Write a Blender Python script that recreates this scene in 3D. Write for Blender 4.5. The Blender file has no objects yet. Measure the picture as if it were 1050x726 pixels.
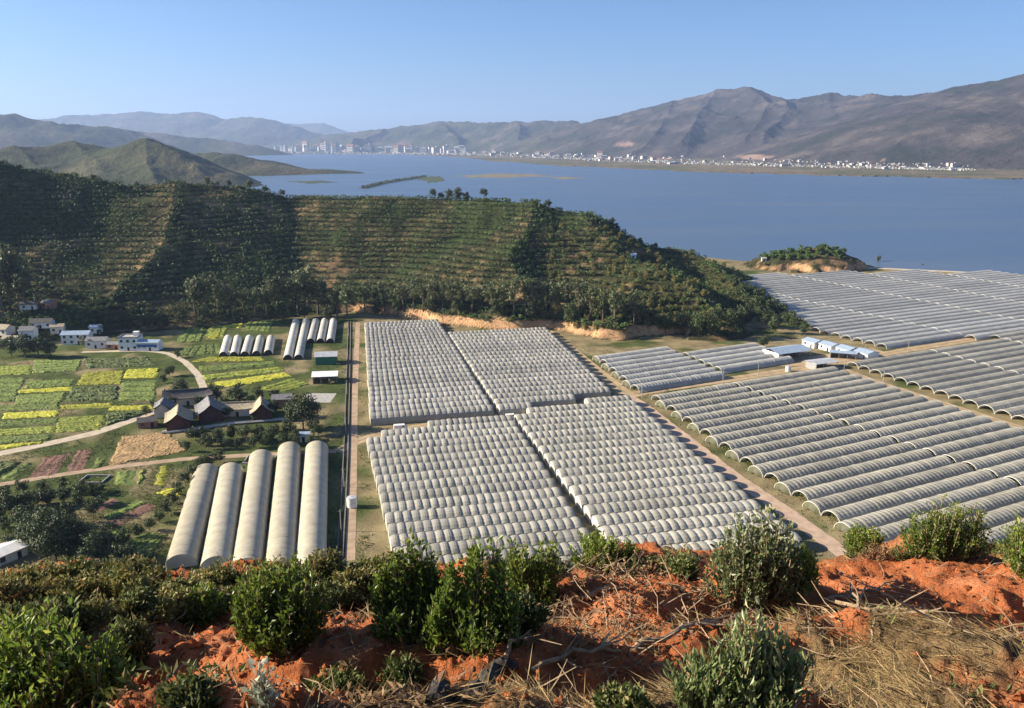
import bpy, math
import numpy as np

# ------------------------------------------------------------------ basics
R = math.radians
C = bpy.context.scene.collection
F, CX, CY, HOR, CAMZ = 840.0, 525.0, 363.0, 147.0, 112.0
PITCH = math.atan((CY - HOR) / F)
SUN_EL, SUN_AZ = R(24.5), R(2.0)          # to the left, a little ahead of the camera
rng = np.random.RandomState(11)


def ray(px, py):
    a, b = (px - CX) / F, -(py - CY) / F
    return np.array([a, math.cos(PITCH) + b * math.sin(PITCH), -math.sin(PITCH) + b * math.cos(PITCH)])


def G(px, py, z=0.0):
    d = ray(px, py)
    t = (z - CAMZ) / d[2]
    return np.array([d[0] * t, d[1] * t, z])


def DP(px, py, Y):
    d = ray(px, py)
    t = Y / d[1]
    return np.array([d[0] * t, Y, CAMZ + d[2] * t])


def proj(P):
    P = np.asarray(P, float)
    x, y, z = P[..., 0], P[..., 1], P[..., 2] - CAMZ
    zc = y * math.cos(PITCH) - z * math.sin(PITCH)
    yc = y * math.sin(PITCH) + z * math.cos(PITCH)
    return CX + F * x / zc, CY - F * yc / zc, zc


def hash2(ix, iy, seed):
    h = (ix.astype(np.int64) * 374761393 + iy.astype(np.int64) * 668265263 + seed * 974634533) & 0xFFFFFFFF
    h = ((h ^ (h >> 13)) * 1274126177) & 0xFFFFFFFF
    h = h ^ (h >> 16)
    return (h & 0xFFFFFF) / float(0x1000000)


def noise(x, y, seed=0):                    # gradient noise, about -0.7 .. 0.7
    x = np.asarray(x, float); y = np.asarray(y, float)
    ix, iy = np.floor(x), np.floor(y)
    fx, fy = x - ix, y - iy
    u, v = fx * fx * fx * (fx * (fx * 6 - 15) + 10), fy * fy * fy * (fy * (fy * 6 - 15) + 10)

    def g(ox, oy):
        a = hash2(ix + ox, iy + oy, seed) * 2 * math.pi
        return np.cos(a) * (fx - ox) + np.sin(a) * (fy - oy)
    return (g(0, 0) * (1 - u) + g(1, 0) * u) * (1 - v) + (g(0, 1) * (1 - u) + g(1, 1) * u) * v


def fbm(x, y, oct=4, seed=0, gain=0.5):
    s, a = 0, 1.0
    for k in range(oct):
        s = s + a * noise(x * 2 ** k + 17.3 * k, y * 2 ** k - 9.1 * k, seed + k)
        a *= gain
    return s


def sstep(a, b, x):
    t = np.clip((np.asarray(x, float) - a) / (b - a), 0, 1)
    return t * t * (3 - 2 * t)


# ------------------------------------------------------------------ mesh building
def mk(name, V, Fs, mats, parent=None, mi=None, rnd=None, col=None, smooth=False):
    """one mesh object from arrays; Fs is a list of (n,k) index arrays"""
    V = np.asarray(V, np.float32)
    Fs = [np.asarray(f, np.int32) for f in Fs if len(f)]
    me = bpy.data.meshes.new(name)
    me.vertices.add(len(V)); me.vertices.foreach_set('co', V.ravel())
    tot = np.concatenate([np.full(len(f), f.shape[1], np.int32) for f in Fs])
    loops = np.concatenate([f.ravel() for f in Fs])
    me.loops.add(len(loops)); me.loops.foreach_set('vertex_index', loops)
    me.polygons.add(len(tot))
    me.polygons.foreach_set('loop_start', np.concatenate([[0], np.cumsum(tot)[:-1]]).astype(np.int32))
    for m in (mats if isinstance(mats, (list, tuple)) else [mats]):
        me.materials.append(m)
    if mi is not None:
        me.polygons.foreach_set('material_index', np.asarray(mi, np.int32))
    if rnd is not None:
        at = me.attributes.new('rnd', 'FLOAT', 'POINT'); at.data.foreach_set('value', np.asarray(rnd, np.float32))
    if col is not None:
        at = me.attributes.new('col', 'FLOAT_COLOR', 'POINT')
        c4 = np.ones((len(V), 4), np.float32); c4[:, :3] = col
        at.data.foreach_set('color', c4.ravel())
    me.polygons.foreach_set('use_smooth', np.full(len(tot), smooth))
    me.update(calc_edges=True)
    o = bpy.data.objects.new(name, me); C.objects.link(o)
    if parent is not None:
        o.parent = parent
    return o


class MB:
    """collects shapes, builds ONE mesh"""
    def __init__(s):
        s.V, s.F, s.M, s.A, s.n = [], [], [], [], 0

    def add(s, V, Fs, mi=0, rnd=None):
        V = np.asarray(V, float)
        if not isinstance(Fs, list):
            Fs = [Fs]
        for f in Fs:
            f = np.asarray(f, int)
            s.F.append(f + s.n); s.M.append(np.full(len(f), mi))
        s.V.append(V); s.n += len(V)
        s.A.append(np.full(len(V), 0.5 if rnd is None else 0) + (0 if rnd is None else rnd))
        return s

    def box(s, c, size, rz=0.0, mi=0, taper=1.0):
        x, y, z = np.array(size) / 2
        P = np.array([[-x, -y, -z], [x, -y, -z], [x, y, -z], [-x, y, -z], [-x * taper, -y * taper, z], [x * taper, -y * taper, z], [x * taper, y * taper, z], [-x * taper, y * taper, z]])
        P = rot(P, rz) + np.array(c)
        return s.add(P, np.array([[0, 3, 2, 1], [4, 5, 6, 7], [0, 1, 5, 4], [1, 2, 6, 5], [2, 3, 7, 6], [3, 0, 4, 7]]), mi)

    def tube(s, pts, rad, n=5, mi=0, rnd=None):
        V, Fq = tube(pts, rad, n)
        return s.add(V, Fq, mi, rnd)

    def build(s, name, mats, parent=None, smooth=False):
        return mk(name, np.concatenate(s.V), s.F, mats, parent, np.concatenate(s.M), np.concatenate(s.A), None, smooth)


def rot(P, rz):
    P = np.asarray(P, float); c, s_ = math.cos(rz), math.sin(rz)
    Q = P.copy(); Q[..., 0] = P[..., 0] * c - P[..., 1] * s_; Q[..., 1] = P[..., 0] * s_ + P[..., 1] * c
    return Q


def grid_faces(nu, nv):
    i = np.arange(nu - 1)[:, None] * nv + np.arange(nv - 1)[None, :]
    return np.stack([i, i + nv, i + nv + 1, i + 1], -1).reshape(-1, 4)


def tube(pts, rad, n=5):
    pts = np.asarray(pts, float); m = len(pts)
    rad = np.broadcast_to(np.asarray(rad, float), (m,))
    t = np.gradient(pts, axis=0); t /= np.linalg.norm(t, axis=1)[:, None] + 1e-9
    up = np.array([0.31, 0.2, 0.93]); a = np.cross(t, up); a /= np.linalg.norm(a, axis=1)[:, None] + 1e-9
    b = np.cross(t, a)
    ang = np.arange(n) * 2 * math.pi / n
    V = (pts[:, None] + rad[:, None, None] * (np.cos(ang)[None, :, None] * a[:, None] + np.sin(ang)[None, :, None] * b[:, None])).reshape(-1, 3)
    i = np.arange(m - 1)[:, None] * n + np.arange(n)[None]
    j = np.arange(m - 1)[:, None] * n + (np.arange(n)[None] + 1) % n
    Fq = np.stack([i, j, j + n, i + n], -1).reshape(-1, 4)
    return V, [Fq, np.arange(n)[None, ::-1], (np.arange(n) + (m - 1) * n)[None]]


def leaves(P, D, size, aspect=0.45, rs=rng, fold=0.18, out=None):
    """one folded leaf (two triangles) at each point of P pointing along D"""
    n = len(P)
    D = D / (np.linalg.norm(D, axis=1)[:, None] + 1e-9)
    if out is not None:                                                     # leaf blades turned outwards from their clump
        D = np.cross(out, rs.normal(size=(n, 3))) + 0.35 * D; D /= np.linalg.norm(D, axis=1)[:, None] + 1e-9
    s = np.cross(D, rs.normal(size=(n, 3)) if out is None else out + rs.normal(0, 0.25, (n, 3))); s /= np.linalg.norm(s, axis=1)[:, None] + 1e-9
    nn = np.cross(D, s)
    L = (np.broadcast_to(size, (n,)) * rs.uniform(0.7, 1.25, n))[:, None]
    mid = P + D * L * 0.5
    V = np.stack([P, mid + s * L * aspect * 0.5 + nn * L * fold, P + D * L, mid - s * L * aspect * 0.5 + nn * L * fold], 1).reshape(-1, 3)
    k = np.arange(n)[:, None] * 4
    Ft = np.concatenate([k + np.array([[0, 1, 2]]), k + np.array([[0, 2, 3]])])
    return V, Ft, np.repeat(rs.uniform(0, 1, n), 4)


# ------------------------------------------------------------------ tags
ORD = 'first second third fourth fifth sixth seventh eighth ninth tenth eleventh twelfth thirteenth fourteenth fifteenth sixteenth seventeenth eighteenth nineteenth twentieth'.split()
ORD += ['twenty-' + o for o in ORD[:9]] + ['thirtieth'] + ['thirty-' + o for o in ORD[:9]] + ['fortieth'] + ['forty-' + o for o in ORD[:9]] + ['fiftieth']
ORD += ['fifty-' + o for o in ORD[:9]] + ['sixtieth'] + ['sixty-' + o for o in ORD[:9]]


def tag(o, label=None, cat=None, group=None, kind=None):
    for k, v in (('label', label), ('category', cat), ('group', group), ('kind', kind)):
        if v:
            o[k] = v
    return o


def thing(name, label, cat, loc=(0, 0, 0), rz=0.0, group=None):
    o = bpy.data.objects.new(name, None); C.objects.link(o)
    o.location = [float(v) for v in loc]; o.rotation_euler = (0, 0, rz); o.empty_display_size = 0.3
    return tag(o, label, cat, group)


def copy_tree(o, parent=None):
    c = o.copy(); C.objects.link(c); c.parent = parent
    for ch in list(o.children):
        copy_tree(ch, c)
    return c


# ------------------------------------------------------------------ materials
def nodes(m):
    m.use_nodes = True
    nt = m.node_tree
    return nt, nt.nodes, nt.links, nt.nodes['Principled BSDF']


def plain(name, c, rough=0.7, var=0.12, scale=3.0, bump=0.0, spec=0.3, metal=0.0, c2=None, coords='Object'):
    """principled with procedural noise variation between two colours"""
    m = bpy.data.materials.new(name); nt, N, L, P = nodes(m)
    tc = N.new('ShaderNodeTexCoord'); nz = N.new('ShaderNodeTexNoise'); nz.inputs['Scale'].default_value = scale; nz.inputs['Detail'].default_value = 5
    L.new(tc.outputs[coords], nz.inputs['Vector'])
    rp = N.new('ShaderNodeValToRGB'); L.new(nz.outputs['Fac'], rp.inputs[0])
    c = np.array(c); d = np.array(c2) if c2 is not None else c * (1 - 2 * var)
    rp.color_ramp.elements[0].position = 0.3; rp.color_ramp.elements[0].color = (*d, 1)
    rp.color_ramp.elements[1].position = 0.7; rp.color_ramp.elements[1].color = (*(c * (1 + var) if c2 is None else c), 1)
    L.new(rp.outputs[0], P.inputs['Base Color'])
    P.inputs['Roughness'].default_value = rough; P.inputs['Specular IOR Level'].default_value = spec; P.inputs['Metallic'].default_value = metal
    if bump:
        b = N.new('ShaderNodeBump'); b.inputs['Strength'].default_value = bump; b.inputs['Distance'].default_value = 0.1
        L.new(nz.outputs['Fac'], b.inputs['Height']); L.new(b.outputs[0], P.inputs['Normal'])
    return m


def leafmat(name, ca, cb, cc=None, rough=0.45, trans=0.25, spec=0.4):
    """foliage: colour differs from leaf to leaf (attribute rnd), light passes through"""
    m = bpy.data.materials.new(name); nt, N, L, P = nodes(m)
    at = N.new('ShaderNodeAttribute'); at.attribute_name = 'rnd'
    oi = N.new('ShaderNodeObjectInfo')
    rp = N.new('ShaderNodeValToRGB'); L.new(at.outputs['Fac'], rp.inputs[0])
    e = rp.color_ramp.elements
    e[0].color = (*ca, 1); e[1].color = (*cb, 1)
    if cc is not None:
        e[1].position = 0.66; k = e.new(1.0); k.color = (*cc, 1)
    hs = N.new('ShaderNodeHueSaturation'); L.new(rp.outputs[0], hs.inputs['Color'])
    ma = N.new('ShaderNodeMapRange'); ma.inputs['To Min'].default_value = 0.75; ma.inputs['To Max'].default_value = 1.25
    L.new(oi.outputs['Random'], ma.inputs['Value']); L.new(ma.outputs[0], hs.inputs['Value'])
    L.new(hs.outputs[0], P.inputs['Base Color'])
    P.inputs['Roughness'].default_value = rough; P.inputs['Specular IOR Level'].default_value = spec
    tr = N.new('ShaderNodeBsdfTranslucent'); L.new(hs.outputs[0], tr.inputs['Color'])
    mx = N.new('ShaderNodeMixShader'); mx.inputs[0].default_value = trans
    L.new(P.outputs[0], mx.inputs[1]); L.new(tr.outputs[0], mx.inputs[2])
    L.new(mx.outputs[0], N['Material Output'].inputs['Surface'])
    return m


def groundmat(name, scale=0.35, bump=0.5, dist=0.3, var=0.45, fine=6.0, rough=0.95):
    """soil / turf: colour from the land cover attribute, broken up by two noises"""
    m = bpy.data.materials.new(name); nt, N, L, P = nodes(m)
    at = N.new('ShaderNodeAttribute'); at.attribute_name = 'col'
    tc = N.new('ShaderNodeTexCoord')
    n1 = N.new('ShaderNodeTexNoise'); n1.inputs['Scale'].default_value = scale; n1.inputs['Detail'].default_value = 8; n1.inputs['Roughness'].default_value = 0.65
    n2 = N.new('ShaderNodeTexNoise'); n2.inputs['Scale'].default_value = scale * fine; n2.inputs['Detail'].default_value = 6; n2.inputs['Roughness'].default_value = 0.7
    for n in (n1, n2):
        L.new(tc.outputs['Object'], n.inputs['Vector'])
    ad = N.new('ShaderNodeMath'); ad.operation = 'ADD'; L.new(n1.outputs['Fac'], ad.inputs[0]); L.new(n2.outputs['Fac'], ad.inputs[1])
    mr = N.new('ShaderNodeMapRange'); mr.inputs['From Min'].default_value = 0.6; mr.inputs['From Max'].default_value = 1.4
    mr.inputs['To Min'].default_value = 1 - var; mr.inputs['To Max'].default_value = 1 + var
    L.new(ad.outputs[0], mr.inputs['Value'])
    mu = N.new('ShaderNodeVectorMath'); mu.operation = 'SCALE'; L.new(at.outputs['Color'], mu.inputs[0]); L.new(mr.outputs[0], mu.inputs['Scale'])
    L.new(mu.outputs[0], P.inputs['Base Color'])
    P.inputs['Roughness'].default_value = rough; P.inputs['Specular IOR Level'].default_value = 0.1
    b = N.new('ShaderNodeBump'); b.inputs['Strength'].default_value = bump; b.inputs['Distance'].default_value = dist
    L.new(ad.outputs[0], b.inputs['Height']); L.new(b.outputs[0], P.inputs['Normal'])
    return m


def filmmat(name, c, c2, trans=0.3, rough=0.4, scale=0.25, rnd=0.15):
    """polythene sheet: dirt patches, lets some light through; each sheet ages differently"""
    m = plain(name, c, rough, 0, scale, 0, 0.35, c2=c2); nt = m.node_tree; N, L = nt.nodes, nt.links; P = N['Principled BSDF']
    src = P.inputs['Base Color'].links[0].from_socket
    oi = N.new('ShaderNodeObjectInfo'); hs = N.new('ShaderNodeHueSaturation')
    mr = N.new('ShaderNodeMapRange'); mr.inputs['To Min'].default_value = 1 - rnd; mr.inputs['To Max'].default_value = 1 + rnd
    L.new(oi.outputs['Random'], mr.inputs['Value']); L.new(mr.outputs[0], hs.inputs['Value'])
    L.new(src, hs.inputs['Color']); L.new(hs.outputs[0], P.inputs['Base Color'])
    tr = N.new('ShaderNodeBsdfTranslucent'); L.new(hs.outputs[0], tr.inputs['Color'])
    mx = N.new('ShaderNodeMixShader'); mx.inputs[0].default_value = trans
    L.new(P.outputs[0], mx.inputs[1]); L.new(tr.outputs[0], mx.inputs[2]); L.new(mx.outputs[0], N['Material Output'].inputs['Surface'])
    return m


M = dict(
    ground=groundmat('valley_ground', 0.12, 0.6, 0.5, 0.4, 9),
    hill=groundmat('hill_ground', 0.06, 0.8, 1.0, 0.45, 9),
    slope=groundmat('red_soil', 2.2, 0.9, 0.12, 0.42, 7),
    far=groundmat('far_ground', 0.003, 0.7, 25, 0.5, 7),
    track=plain('dirt_track', (0.46, 0.34, 0.20), 0.95, c2=(0.28, 0.20, 0.12), scale=0.25, bump=0.3),
    pale_track=plain('pale_track', (0.52, 0.45, 0.34), 0.9, c2=(0.36, 0.30, 0.22), scale=0.3, bump=0.2),
    dirt_road=plain('pinkish_dirt', (0.50, 0.37, 0.27), 0.95, c2=(0.33, 0.235, 0.165), scale=0.3, bump=0.3),
    rut_grass=plain('rut_grass', (0.34, 0.26, 0.15), 0.95, c2=(0.16, 0.14, 0.065), scale=0.6, bump=0.4),
    red_track=plain('red_track', (0.42, 0.31, 0.21), 0.95, c2=(0.27, 0.19, 0.125), scale=0.3, bump=0.3),
    crop_dark2=plain('mud_bank', (0.20, 0.17, 0.12), 0.9, c2=(0.11, 0.105, 0.07), scale=0.02),
    concrete=plain('concrete', (0.42, 0.41, 0.38), 0.85, c2=(0.27, 0.26, 0.24), scale=0.6, bump=0.1),
    film_a=filmmat('aged_film', (0.41, 0.395, 0.345), (0.29, 0.28, 0.24), 0.18, 0.45),
    film_b=filmmat('milky_film', (0.42, 0.405, 0.345), (0.31, 0.297, 0.245), 0.18, 0.45),
    film_c=filmmat('grey_net', (0.40, 0.385, 0.32), (0.28, 0.265, 0.215), 0.22, 0.5),
    film_e=filmmat('grey_film', (0.45, 0.45, 0.42), (0.33, 0.33, 0.305), 0.22, 0.45),
    film_cream=filmmat('cream_film', (0.56, 0.52, 0.40), (0.42, 0.38, 0.28), 0.22, 0.45, 0.35),
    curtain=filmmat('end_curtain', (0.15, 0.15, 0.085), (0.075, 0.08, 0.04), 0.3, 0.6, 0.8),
    film_end=filmmat('end_film', (0.72, 0.71, 0.66), (0.55, 0.54, 0.48), 0.3, 0.45),
    frame=plain('white_pipe', (0.78, 0.77, 0.70), 0.5, 0.08),
    steel=plain('galvanised_steel', (0.45, 0.46, 0.47), 0.4, 0.1, metal=0.6),
    white=plain('white_paint', (0.78, 0.77, 0.74), 0.6, 0.08, 0.8),
    town_wall=plain('town_wall', (0.56, 0.54, 0.51), 0.8, 0.15, 0.02),
    cream=plain('cream_render', (0.66, 0.61, 0.52), 0.8, 0.1, 0.6),
    tile=plain('grey_tile', (0.20, 0.20, 0.205), 0.8, 0.2, 1.5, 0.3),
    dark_tile=plain('dark_tile', (0.10, 0.095, 0.09), 0.85, 0.2, 1.5, 0.3),
    tan_tile=plain('weathered_tile', (0.36, 0.31, 0.22), 0.85, 0.2, 1.2, 0.3),
    red_wall=plain('red_wall', (0.10, 0.042, 0.034), 0.85, 0.2, 0.7),
    brick=plain('brick', (0.36, 0.17, 0.11), 0.85, 0.15, 1.0),
    blue_roof=plain('blue_roof', (0.30, 0.38, 0.48), 0.5, 0.1, 0.8),
    blue=plain('blue_sheet', (0.06, 0.14, 0.35), 0.5, 0.15),
    green_sheet=plain('green_sheet', (0.03, 0.16, 0.10), 0.6, 0.15),
    grey_roof=plain('grey_sheet_roof', (0.42, 0.44, 0.46), 0.5, 0.12, 0.6),
    dark=plain('dark_opening', (0.02, 0.02, 0.022), 0.6, 0.2),
    glass=plain('window_glass', (0.03, 0.04, 0.05), 0.15, 0.2, spec=0.6),
    wood=plain('bare_wood', (0.20, 0.15, 0.10), 0.9, 0.2, 8, 0.4),
    bark=plain('bark', (0.15, 0.115, 0.085), 0.9, 0.25, 6, 0.5),
    log=plain('charred_log', (0.075, 0.065, 0.055), 0.95, c2=(0.02, 0.018, 0.016), scale=14, bump=0.8),
    twig=plain('dead_twig', (0.30, 0.22, 0.14), 0.9, 0.25, 12),
    rubber=plain('black_rubber', (0.02, 0.02, 0.02), 0.8, 0.1),
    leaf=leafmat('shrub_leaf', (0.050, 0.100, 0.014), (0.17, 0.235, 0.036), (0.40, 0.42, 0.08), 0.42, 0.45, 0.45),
    pale_leaf=leafmat('pale_leaf', (0.08, 0.12, 0.04), (0.20, 0.24, 0.095), (0.40, 0.41, 0.21), 0.42, 0.35, 0.5),
    scrub=leafmat('scrub_leaf', (0.075, 0.090, 0.022), (0.20, 0.20, 0.055), (0.32, 0.22, 0.09), 0.6, 0.25),
    weed=leafmat('weed_leaf', (0.04, 0.07, 0.018), (0.12, 0.15, 0.04), (0.24, 0.21, 0.08), 0.6, 0.25),
    dead_leaf=leafmat('dead_leaf', (0.10, 0.055, 0.028), (0.24, 0.14, 0.07), (0.34, 0.22, 0.12), 0.8, 0.15),
    straw=leafmat('straw', (0.17, 0.11, 0.05), (0.40, 0.285, 0.125), (0.54, 0.42, 0.21), 0.7, 0.2),
    white_leaf=leafmat('white_leaf', (0.25, 0.30, 0.18), (0.55, 0.56, 0.42), None, 0.5, 0.3),
    crown=leafmat('tree_crown', (0.020, 0.040, 0.012), (0.055, 0.080, 0.024), (0.09, 0.11, 0.035), 0.6, 0.15),
    gum=leafmat('gum_crown', (0.045, 0.064, 0.024), (0.11, 0.135, 0.052), (0.17, 0.18, 0.08), 0.6, 0.2),
    orchard=leafmat('orchard_leaf', (0.026, 0.064, 0.012), (0.090, 0.150, 0.030), (0.17, 0.215, 0.05), 0.6, 0.08),
    crop_yellow=leafmat('rape_flower', (0.29, 0.31, 0.03), (0.43, 0.42, 0.04), (0.52, 0.48, 0.05), 0.8, 0.2),
    crop_lime=leafmat('lime_crop', (0.17, 0.22, 0.03), (0.30, 0.34, 0.05), (0.42, 0.40, 0.06), 0.8, 0.2),
    crop_green=leafmat('green_crop', (0.10, 0.145, 0.028), (0.18, 0.235, 0.048), (0.28, 0.30, 0.06), 0.8, 0.2),
    crop_dark=leafmat('dark_crop', (0.060, 0.085, 0.024), (0.115, 0.145, 0.04), (0.17, 0.19, 0.055), 0.8, 0.2),
    crop_red=leafmat('ploughed_soil', (0.10, 0.05, 0.035), (0.17, 0.085, 0.06), (0.22, 0.12, 0.08), 0.9, 0.0),
    crop_ochre=leafmat('dry_stubble', (0.22, 0.14, 0.06), (0.34, 0.22, 0.10), (0.42, 0.28, 0.13), 0.9, 0.0),
)

# ------------------------------------------------------------------ terrain heights
def ridge_field(x, y, ridges, k):
    """smooth union of ridge lines; a ridge is (points, slope to the left/front, slope to the right)"""
    h = np.full(np.shape(x), -60.0)
    for pts, sl, sr in ridges:
        best = np.full(np.shape(x), -1e9)
        for a, b in zip(pts[:-1], pts[1:]):
            d = b[:2] - a[:2]; L2 = float(d @ d)
            t = np.clip(((x - a[0]) * d[0] + (y - a[1]) * d[1]) / L2, 0, 1)
            qx, qy = x - (a[0] + t * d[0]), y - (a[1] + t * d[1])
            dist = np.hypot(qx, qy)
            w = np.clip((qx / (dist + 1e-6)) * 0.5 + 0.5, 0, 1)        # 1 on the side that looks away from the sun
            best = np.maximum(best, a[2] + t * (b[2] - a[2]) - dist * (sl + (sr - sl) * w))
        e = np.clip((h - best) / k, -1, 1)                                # polynomial smooth max
        h = np.where(e >= 1, h, np.where(e <= -1, best, np.maximum(h, best) + k * 0.25 * (1 - np.abs(e)) ** 2))
    return h


HILL = [
    ([np.array([-640., 535, 160]), np.array([-655., 600, 218]), np.array([-670., 685, 236])], 0.60, 0.86),
    ([DP(-120, 150, 650), DP(0, 170, 650), DP(60, 178, 650), DP(130, 189, 655), DP(187, 191, 665), DP(250, 191, 700),
      DP(300, 203, 715), DP(350, 201, 705), DP(400, 203, 700), DP(450, 204, 695), DP(500, 206, 680), DP(550, 209, 660), DP(590, 219, 655), DP(640, 246, 655),
      DP(700, 260, 665), DP(745, 272, 680), DP(765, 283, 690)], 0.40, 0.46),
    ([DP(187, 191, 665), DP(180, 214, 620), DP(163, 247, 575), DP(133, 280, 535), DP(105, 305, 510)], 0.42, 0.95),
    ([DP(550, 209, 660), DP(540, 230, 620), DP(532, 262, 570), DP(535, 300, 520)], 0.40, 0.90),
    ([DP(600, 222, 650), DP(635, 258, 590), DP(668, 277, 550), DP(705, 296, 520), DP(738, 320, 490)], 0.40, 0.62),
    ([DP(700, 259, 655), DP(733, 268, 632), DP(756, 289, 582), DP(776, 309, 550)], 0.45, 0.85),
    ([DP(668, 277, 550), DP(640, 300, 510), DP(640, 325, 480)], 0.4, 0.5),
    ([DP(-60, 260, 520), DP(-30, 300, 500)], 0.4, 0.45),
]
KN = [([DP(788, 267, 765), DP(812, 257, 765), DP(845, 252.5, 765), DP(858, 256, 765)], 0.26, 0.42)]


def shore_y(x):
    return np.where(x > 354, 752 - 0.36 * (x - 354), np.interp(x, [-2000, 150, 230, 300, 354], [900, 880, 800, 790, 752])) + 4 * noise(np.asarray(x) / 40, np.asarray(x) * 0, 3)


TERR = 3.0                                                                 # height of one orchard terrace


def hill_base(x, y):
    x = np.asarray(x, float); y = np.asarray(y, float)
    wx = x + 13 * fbm(x / 75, y / 75, 2, 7); wy = y + 9 * fbm(x / 75 + 31, y / 75, 2, 8)
    h = ridge_field(wx, wy, HILL, 14.0)
    return h + sstep(5, 40, h) * 4.0 * fbm(x / 55, y / 55, 3, 5)


def hill_h(x, y, detail=True):
    h = hill_base(x, y)
    if detail:
        a = sstep(5, 30, h)
        u = h / TERR; f = u - np.floor(u)
        h = h + a * (1.7 * (sstep(0.28, 0.72, f) - f) + 0.5 * fbm(x / 7, y / 7, 2, 6))
    # a steep cut where the farm tracks bite into the toe
    px = CX + F * x / np.maximum(y * math.cos(PITCH) + CAMZ * math.sin(PITCH), 1)
    cut = sstep(330, 350, px) * (1 - sstep(690, 720, px)) * (y < 560)
    lo = 4.0 + 2.2 * noise(x / 18, y / 18, 9)
    return np.where(cut > 0.5, h * sstep(lo, lo + 2.2, h), h)


def knoll_h(x, y):
    k = ridge_field(np.asarray(x, float), np.asarray(y, float), KN, 6.0) + 1.2 * fbm(np.asarray(x) / 14, np.asarray(y) / 14, 3, 21)
    lo = 6.5 + 2.5 * noise(np.asarray(x) / 12, np.asarray(y) / 12, 4)
    return np.where(k > 0, k * sstep(lo - 2.5, lo, k), k)


def brow(x):
    return np.interp(x, [-14, -9, -4, 0, 5, 10, 20], [9.2, 9.6, 10.6, 11.2, 13.2, 15.2, 16.0]) + 0.6 * noise(np.asarray(x) / 2.5, np.asarray(x) * 0 + 0.5, 31)


def slope_h(x, y, detail=True):
    x = np.asarray(x, float); y = np.asarray(y, float)
    b = brow(x)
    over = y - b
    h = CAMZ - 1.7 - 0.41 * np.minimum(y, b) - 0.95 * np.where(over > 0, over - 1.2 * (1 - np.exp(-np.maximum(over, 0) / 1.2)) * 0.55, 0)
    if detail:
        near = 1 - sstep(18, 40, np.hypot(x, y))
        ledge = 0.30 * np.sin(y * 2.1 + 1.8 * noise(x / 2.4, y / 2.4, 41) * 2 + 0.25 * x)   # rough planting ledges across the slope
        clod = np.abs(noise(x * 2.3, y * 2.3, 43)) * 0.20 + np.abs(noise(x * 6, y * 6, 44)) * 0.10 + np.abs(noise(x * 14, y * 14, 45)) * 0.04
        h = h + near * (0.42 * fbm(x / 2.2, y / 2.2, 3, 42) + 0.6 * ledge + clod * 1.1 - 0.12)
        h = h + (1 - near) * sstep(3, 25, h) * 2.0 * fbm(x / 15, y / 15, 3, 46)
    return h


def ground_h(x, y):
    x = np.asarray(x, float); y = np.asarray(y, float)
    base = np.where(y > shore_y(x), -6.0 * sstep(0, 12, y - shore_y(x)), 0.0)
    h = np.maximum(base, hill_h(x, y))
    h = np.maximum(h, knoll_h(x, y))
    return np.where(y < 150, np.maximum(h, slope_h(x, y)), h)


def HIT(px, py, r0=2.0, r1=1500.0):
    """where the sight line through a point of the picture meets the terrain"""
    d = ray(px, py); hd = math.hypot(d[0], d[1])
    r = np.exp(np.linspace(math.log(r0), math.log(r1), 2600))
    t = r / hd
    z = CAMZ + t * d[2]; g = ground_h(d[0] * t, d[1] * t)
    k = np.nonzero(z < g)[0]
    k = k[0] if len(k) else len(r) - 1
    return np.array([d[0] * t[k], d[1] * t[k], g[k]])


def visible(P):
    """which points of P the camera can see over the terrain"""
    ok = np.ones(len(P), bool)
    for f in np.linspace(0.55, 0.985, 36):
        q = P * f + np.array([0, 0, CAMZ]) * (1 - f)
        ok &= q[:, 2] > np.maximum(hill_h(q[:, 0], q[:, 1], False), 0) - 6.0
    return ok


# ------------------------------------------------------------------ land cover colours
def mixc(a, b, t):
    return a * (1 - t[:, None]) + np.asarray(b)[None] * t[:, None]


def normals_z(X, Y, Z):
    gx = np.gradient(Z, axis=0); gX = np.gradient(X, axis=0); gY = np.gradient(Y, axis=0)
    hx = np.gradient(Z, axis=1); hX = np.gradient(X, axis=1); hY = np.gradient(Y, axis=1)
    n = np.cross(np.stack([gX, gY, gx], -1), np.stack([hX, hY, hx], -1))
    return np.abs(n[..., 2]) / (np.linalg.norm(n, axis=-1) + 1e-9)


def polar(r, th):
    X = r[:, None] * np.sin(th)[None]; Y = r[:, None] * np.cos(th)[None]
    return X, Y


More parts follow.
